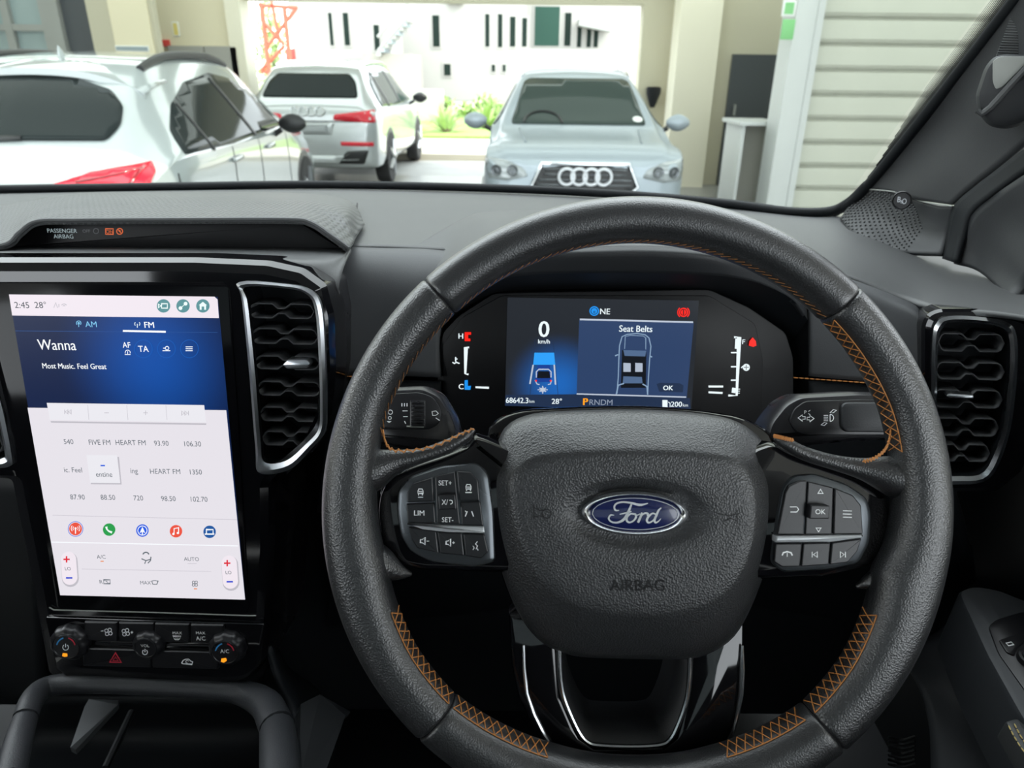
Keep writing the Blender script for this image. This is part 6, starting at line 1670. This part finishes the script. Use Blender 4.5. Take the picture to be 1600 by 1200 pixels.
btn([(1212, 849.5), (1253.5, 849), (1250, 885.5), (1222, 886), (1209.5, 878)], lambda d, q: (S(d, [(1222, 868), (1224, 863.5), (1230, 862), (1236, 863.5), (1238, 868)], q, 2.2), S(d, [(1230, 864), (1230, 870)], q, 1.2)), 'phone button')
btn([(1255.5, 849), (1298, 848), (1295, 882.5), (1252, 885.5)], lambda d, q: (S(d, [(1269, 862), (1269, 871)], q, 1.3), S(d, [(1277, 862), (1271, 866.5), (1277, 871)], q, 1.2, True)), 'previous track button')
btn([(1300, 848), (1347, 841.5), (1340, 862), (1325, 879), (1297, 882.5)], lambda d, q: (S(d, [(1321, 862), (1321, 871)], q, 1.3), S(d, [(1313, 862), (1319, 866.5), (1313, 871)], q, 1.2, True)), 'next track button')

# lower spoke: gloss fork with a U shaped opening
LZ = -.020
Lf = [(795, 960), (800, 1040), (810, 1092), (840, 1152), (885, 1215), (900, 1215), (1010, 1228), (1012, 1172), (928, 1170), (905, 1154), (878, 1088), (873, 1015), (868, 960)]
Rf = [(1163, 960), (1162, 1060), (1152, 1130), (1132, 1172), (1100, 1215), (1008, 1228), (1008, 1172), (1036, 1171), (1058, 1154), (1078, 1088), (1081, 1015), (1085, 960)]
ls1 = sw.part('lower_spoke', MB().slab(WP, Lf, -.05, LZ, .003, 0), M['gloss'], label='left half of the lower spoke')
ls2 = sw.part('lower_spoke', MB().slab(WP, Rf, -.05, LZ, .003, 0), M['gloss'], label='right half of the lower spoke')
sw.part('spoke_boss', MB().slab(WP, [(900, 1168), (1060, 1168), (1085, 1215), (1060, 1320), (920, 1320), (890, 1215)], -.05, LZ - .001, .003, 6), M['gloss'])
sw.part('chrome_strip', MB().tube([WP.px(x, y, LZ + .001) for x, y in ((818, 1008), (819, 1045), (823, 1083), (834, 1116), (850, 1148), (886, 1204))], [.0008, .0012, .0014, .0014, .0014, .0012], 8), M['chrome'], parent=ls1)
sw.part('chrome_strip', MB().tube([WP.px(x, y, LZ + .001) for x, y in ((1160, 1008), (1160, 1045), (1158, 1085), (1152, 1120), (1144, 1150))], [.0008, .0016, .0016, .0012, .0006], 8), M['chrome'], parent=ls2)
U = cr([WP.px(x, y, LZ + .0015) for x, y in ((874, 1010), (875, 1050), (880, 1086), (893, 1120), (906, 1146), (918, 1159), (935, 1164), (985, 1166), (1028, 1164), (1046, 1156), (1060, 1130), (1073, 1090), (1077, 1050), (1078, 1010))], 60)
sw.part('opening_trim', MB().tube(U, .0014, 8), M['chrome'])
sw.part('opening_wall', MB().grid([[p for p in U], [p - WP.n * .045 + (WP.px(976, 1040, LZ) - p) * .16 for p in U]], flip=False), M['grey_dark'], smooth=60, solid=.002)
# ------------------------------------------------------------------ centre console, lower dash, door, floor and roof of the cabin
con = Thing('centre_console', (-0.30, 0.35, 0.75), 'leather look hoop of the centre console below the climate panel', 'console')
def hoop(pts, rad, name, mt=M['hoop'], k=14, n=40):
    P = cr([atY(*p[:3]) for p in pts], n); R = [v.x for v in cr([Vector((p[3], 0, 0)) for p in pts], n)]
    return con.part(name, MB().tube(P, R, k), mt, smooth=60)
Yc = SP.px(240, 1075, 0).y
hoop([(40, 1120, Yc - .045, .010), (48, 1098, Yc - .03, .010), (62, 1080, Yc - .012, .010), (90, 1070, Yc - .002, .0095), (160, 1068, Yc, .009), (260, 1073, Yc, .009), (350, 1078, Yc, .010), (388, 1086, Yc - .004, .012), (416, 1102, Yc - .02, .014), (432, 1134, Yc - .045, .015)], None, 'hoop')
hoop([(39, 1124, Yc - .046, .010), (28, 1160, Yc - .07, .011), (15, 1215, Yc - .10, .012)], None, 'hoop_leg', n=16)
hoop([(433, 1138, Yc - .046, .015), (436, 1170, Yc - .07, .016), (440, 1230, Yc - .11, .017)], None, 'hoop_leg', n=16)
sidep = MB().patch([[(424, 1010, Yc + .02), (440, 1060, Yc + .01), (462, 1110, Yc - .0), (466, 1160, Yc - .04), (470, 1240, Yc - .09)],
                    [(424, 980, Yc + .12), (450, 1040, Yc + .12), (500, 1080, Yc + .10), (520, 1150, Yc + .06), (530, 1240, Yc + .0)]], 20, 4)
con.part('side_cheek', sidep, M['black'], smooth=60, solid=.006)
con.part('cubby', MB().patch([[(60, 1090, Yc + .16), (240, 1092, Yc + .16), (420, 1096, Yc + .16)], [(30, 1160, Yc + .15), (230, 1160, Yc + .15), (430, 1160, Yc + .15)], [(10, 1290, Yc + .0), (220, 1290, Yc + .0), (440, 1290, Yc + .0)]], 14, 6), M['black'], smooth=60, solid=.006)
con.part('tray_rib', MB().tube([atY(206, 1112, Yc + .10), atY(165, 1200, Yc + .03)], .004, 8), M['grey_dark'])
con.part('brace', MB().add([atY(139, 1092, Yc + .06), atY(185, 1094, Yc + .06), atY(184, 1101, Yc + .05), atY(118, 1172, Yc + .0), atY(110, 1168, Yc + .0), atY(132, 1104, Yc + .05)], [(0, 1, 2, 3, 4, 5)]), M['brace'], solid=.006, smooth=0)
con.part('brace', MB().add([atY(470, 1100, .50), atY(500, 1085, .52), atY(548, 1112, .53), atY(540, 1118, .51), atY(500, 1230, .41), atY(466, 1230, .41), atY(466, 1112, .48)], [(0, 1, 2, 3, 4, 5, 6)]), M['grey_dark'], solid=.006, smooth=0)

low = Thing('lower_dash', (-0.3, 0.85, 0.7), 'black lower dashboard and footwell behind the steering wheel', 'dashboard')
low.part('knee_panel', MB().patch([[(-160, 735, .64), (-40, 738, .63), (30, 745, .62)], [(-160, 900, .66), (-20, 900, .65), (60, 900, .64)], [(-160, 1100, .74), (-20, 1100, .73), (70, 1080, .70)]], 12, 5), M['grey_dark'], smooth=60, solid=.006)
low.part('knee_panel', MB().patch([[(520, 790, .63), (760, 800, .64), (1000, 800, .66), (1250, 830, .65), (1520, 860, .60)], [(520, 900, .66), (760, 900, .68), (1000, 900, .70), (1250, 910, .68), (1520, 920, .64)], [(500, 1040, .78), (760, 1040, .80), (1000, 1040, .82), (1250, 1030, .80), (1480, 1020, .72)]], 24, 5), M['black'], smooth=60, solid=.006)
kk = MB().patch([[(1385, 1000, .66), (1430, 1060, .60), (1450, 1120, .56), (1455, 1220, .50)], [(1440, 1000, .64), (1478, 1060, .59), (1515, 1120, .55), (1540, 1220, .48)], [(1500, 960, .63), (1540, 1040, .57), (1590, 1120, .52), (1640, 1220, .46)]], 16, 5)
low.part('kick_panel', kk, M['door_grey'], smooth=60, solid=.006)
for k in range(7):
    low.part('speaker_rib', MB().tube(cr([atY(1388, 1152 + k * 7, .60 - k * .006), atY(1410, 1156 + k * 7, .598 - k * .006), atY(1430, 1151 + k * 7, .594 - k * .006)], 10), .0015, 6), M['grey_dark'])

struct('cabin_floor', MB().box((-1.0, -0.9, 0.60), (0.60, 1.0, 0.66)), M['black'])
# door: upper skin, armrest, switch plate
df.part('door_skin', MB().patch([[(1500, 480, .72), (1640, 470, .62), (1800, 450, .52), (2000, 430, .44)], [(1480, 780, .70), (1600, 780, .60), (1800, 780, .44), (2000, 780, .36)], [(1470, 930, .68), (1600, 960, .56), (1800, 1000, .44), (2000, 1000, .36)], [(1460, 1100, .66), (1600, 1200, .52), (1800, 1250, .42), (2000, 1250, .36)]], 20, 6), M['black'], smooth=60, solid=.01)
za = atY(1560, 980, .5).z
arm_top = [(1496, 922), (1520, 912), (1560, 918), (1640, 950), (1760, 1120), (1760, 1260), (1640, 1190), (1590, 1110), (1540, 1020)]
AP = Plane(atY(1560, 1000, .505), Vector((-.12, -.22, 1)), Vector((1, 0, 0)))
df.part('armrest', MB().slab(AP, arm_top, -.09, 0, .006, 12), M['door_grey'])
swp = df.part('switch_plate', MB().slab(AP, [(1544, 978), (1556, 968), (1600, 955), (1720, 1010), (1760, 1130), (1700, 1170), (1610, 1090), (1560, 1020)], -.002, .0016, .0006, 8), M['satin_black'])
mb = MB().slab(AP, [(1561, 1000), (1578, 994), (1600, 990), (1604, 1000), (1592, 1010), (1585, 1024), (1573, 1019)], .001, .0032, .0006, 3)
mb.stroke(AP, [(1572, 1005), (1580, 1003), (1584, 1007), (1576, 1009)], 1.3, .0034, 1, True)
df.part('mirror_button', mb, [M['button'], M['print']], smooth=30, parent=swp)
o_ = AP.px(1607, 1030, .002)
df.part('mirror_knob', MB().lathe(o_, AP.n, [(.0095, -.001), (.0095, .003), (.0085, .0045), (.0065, .0048), (.006, .0075), (.004, .0085)], 24), M['button'], parent=swp)
st = [(1576, 1134), (1584, 1150), (1594, 1166), (1612, 1190)]
df.part('pull_cup', MB().slab(AP, [(1570, 1126), (1590, 1120), (1700, 1220), (1700, 1280), (1620, 1215)], -.02, .004, .003, 6), M['dash'])
stitches(df, [AP.px(x, y, .0055) for x, y in st], .0045, .0034, .0007, M['stitch_y'])
stitches(df, [AP.px(x + 9, y - 3, .0055) for x, y in st], .0045, .0034, .0007, M['stitch_y'])

rf = Thing('truck_roof', (-0.3, -0.3, 1.95), 'grey headliner and roof of the truck above the windscreen', 'roof')
M['headliner'] = mat('light_grey_headliner_cloth', (0.72, 0.73, 0.74), 0.9)
rf.part('headliner', MB().patch([[Vector((-1.05, .42, 1.93)), Vector((-.3, .54, 1.96)), Vector((.47, .42, 1.93))], [Vector((-1.1, .2, 1.98)), Vector((-.3, .22, 2.02)), Vector((.52, .2, 1.98))], [Vector((-1.1, -1.0, 1.98)), Vector((-.3, -1.0, 2.03)), Vector((.52, -1.0, 1.98))]], 12, 6), M['headliner'], smooth=60, solid=-.03)

cs = Thing('cabin_shell', (-0.3, -0.95, 0.66), 'black lower cabin sides and rear wall round the seats', 'cabin shell')
cs.part('rear_wall', MB().box((-1.05, -1.0, 0.66), (0.62, -0.95, 1.50)), M['black'], smooth=0)
cs.part('rear_header', MB().box((-1.05, -1.0, 1.86), (0.62, -0.95, 1.98)), M['black'], smooth=0)
M['privacy'] = glass('privacy_rear_glass', (0.30, 0.32, 0.32))
cs.part('rear_glass', MB().box((-1.05, -.985, 1.50), (0.62, -.975, 1.86)), M['privacy'], smooth=0)
cs.part('door_skin', MB().box((-1.10, -1.0, 0.66), (-1.05, 0.85, 1.36)), M['black'], smooth=0)
cs.part('door_skin', MB().box((0.58, -1.0, 0.66), (0.63, 0.98, 1.30)), M['black'], smooth=0)

df.part('window_sill', MB().bbox((0.50, -0.95, 1.20), (0.63, 0.52, 1.31), 0.015), M['grey_dark'])
df.part('armrest_body', MB().bbox((0.49, -0.10, 0.98), (0.58, 0.40, 1.07), 0.012), M['grey_dark'])
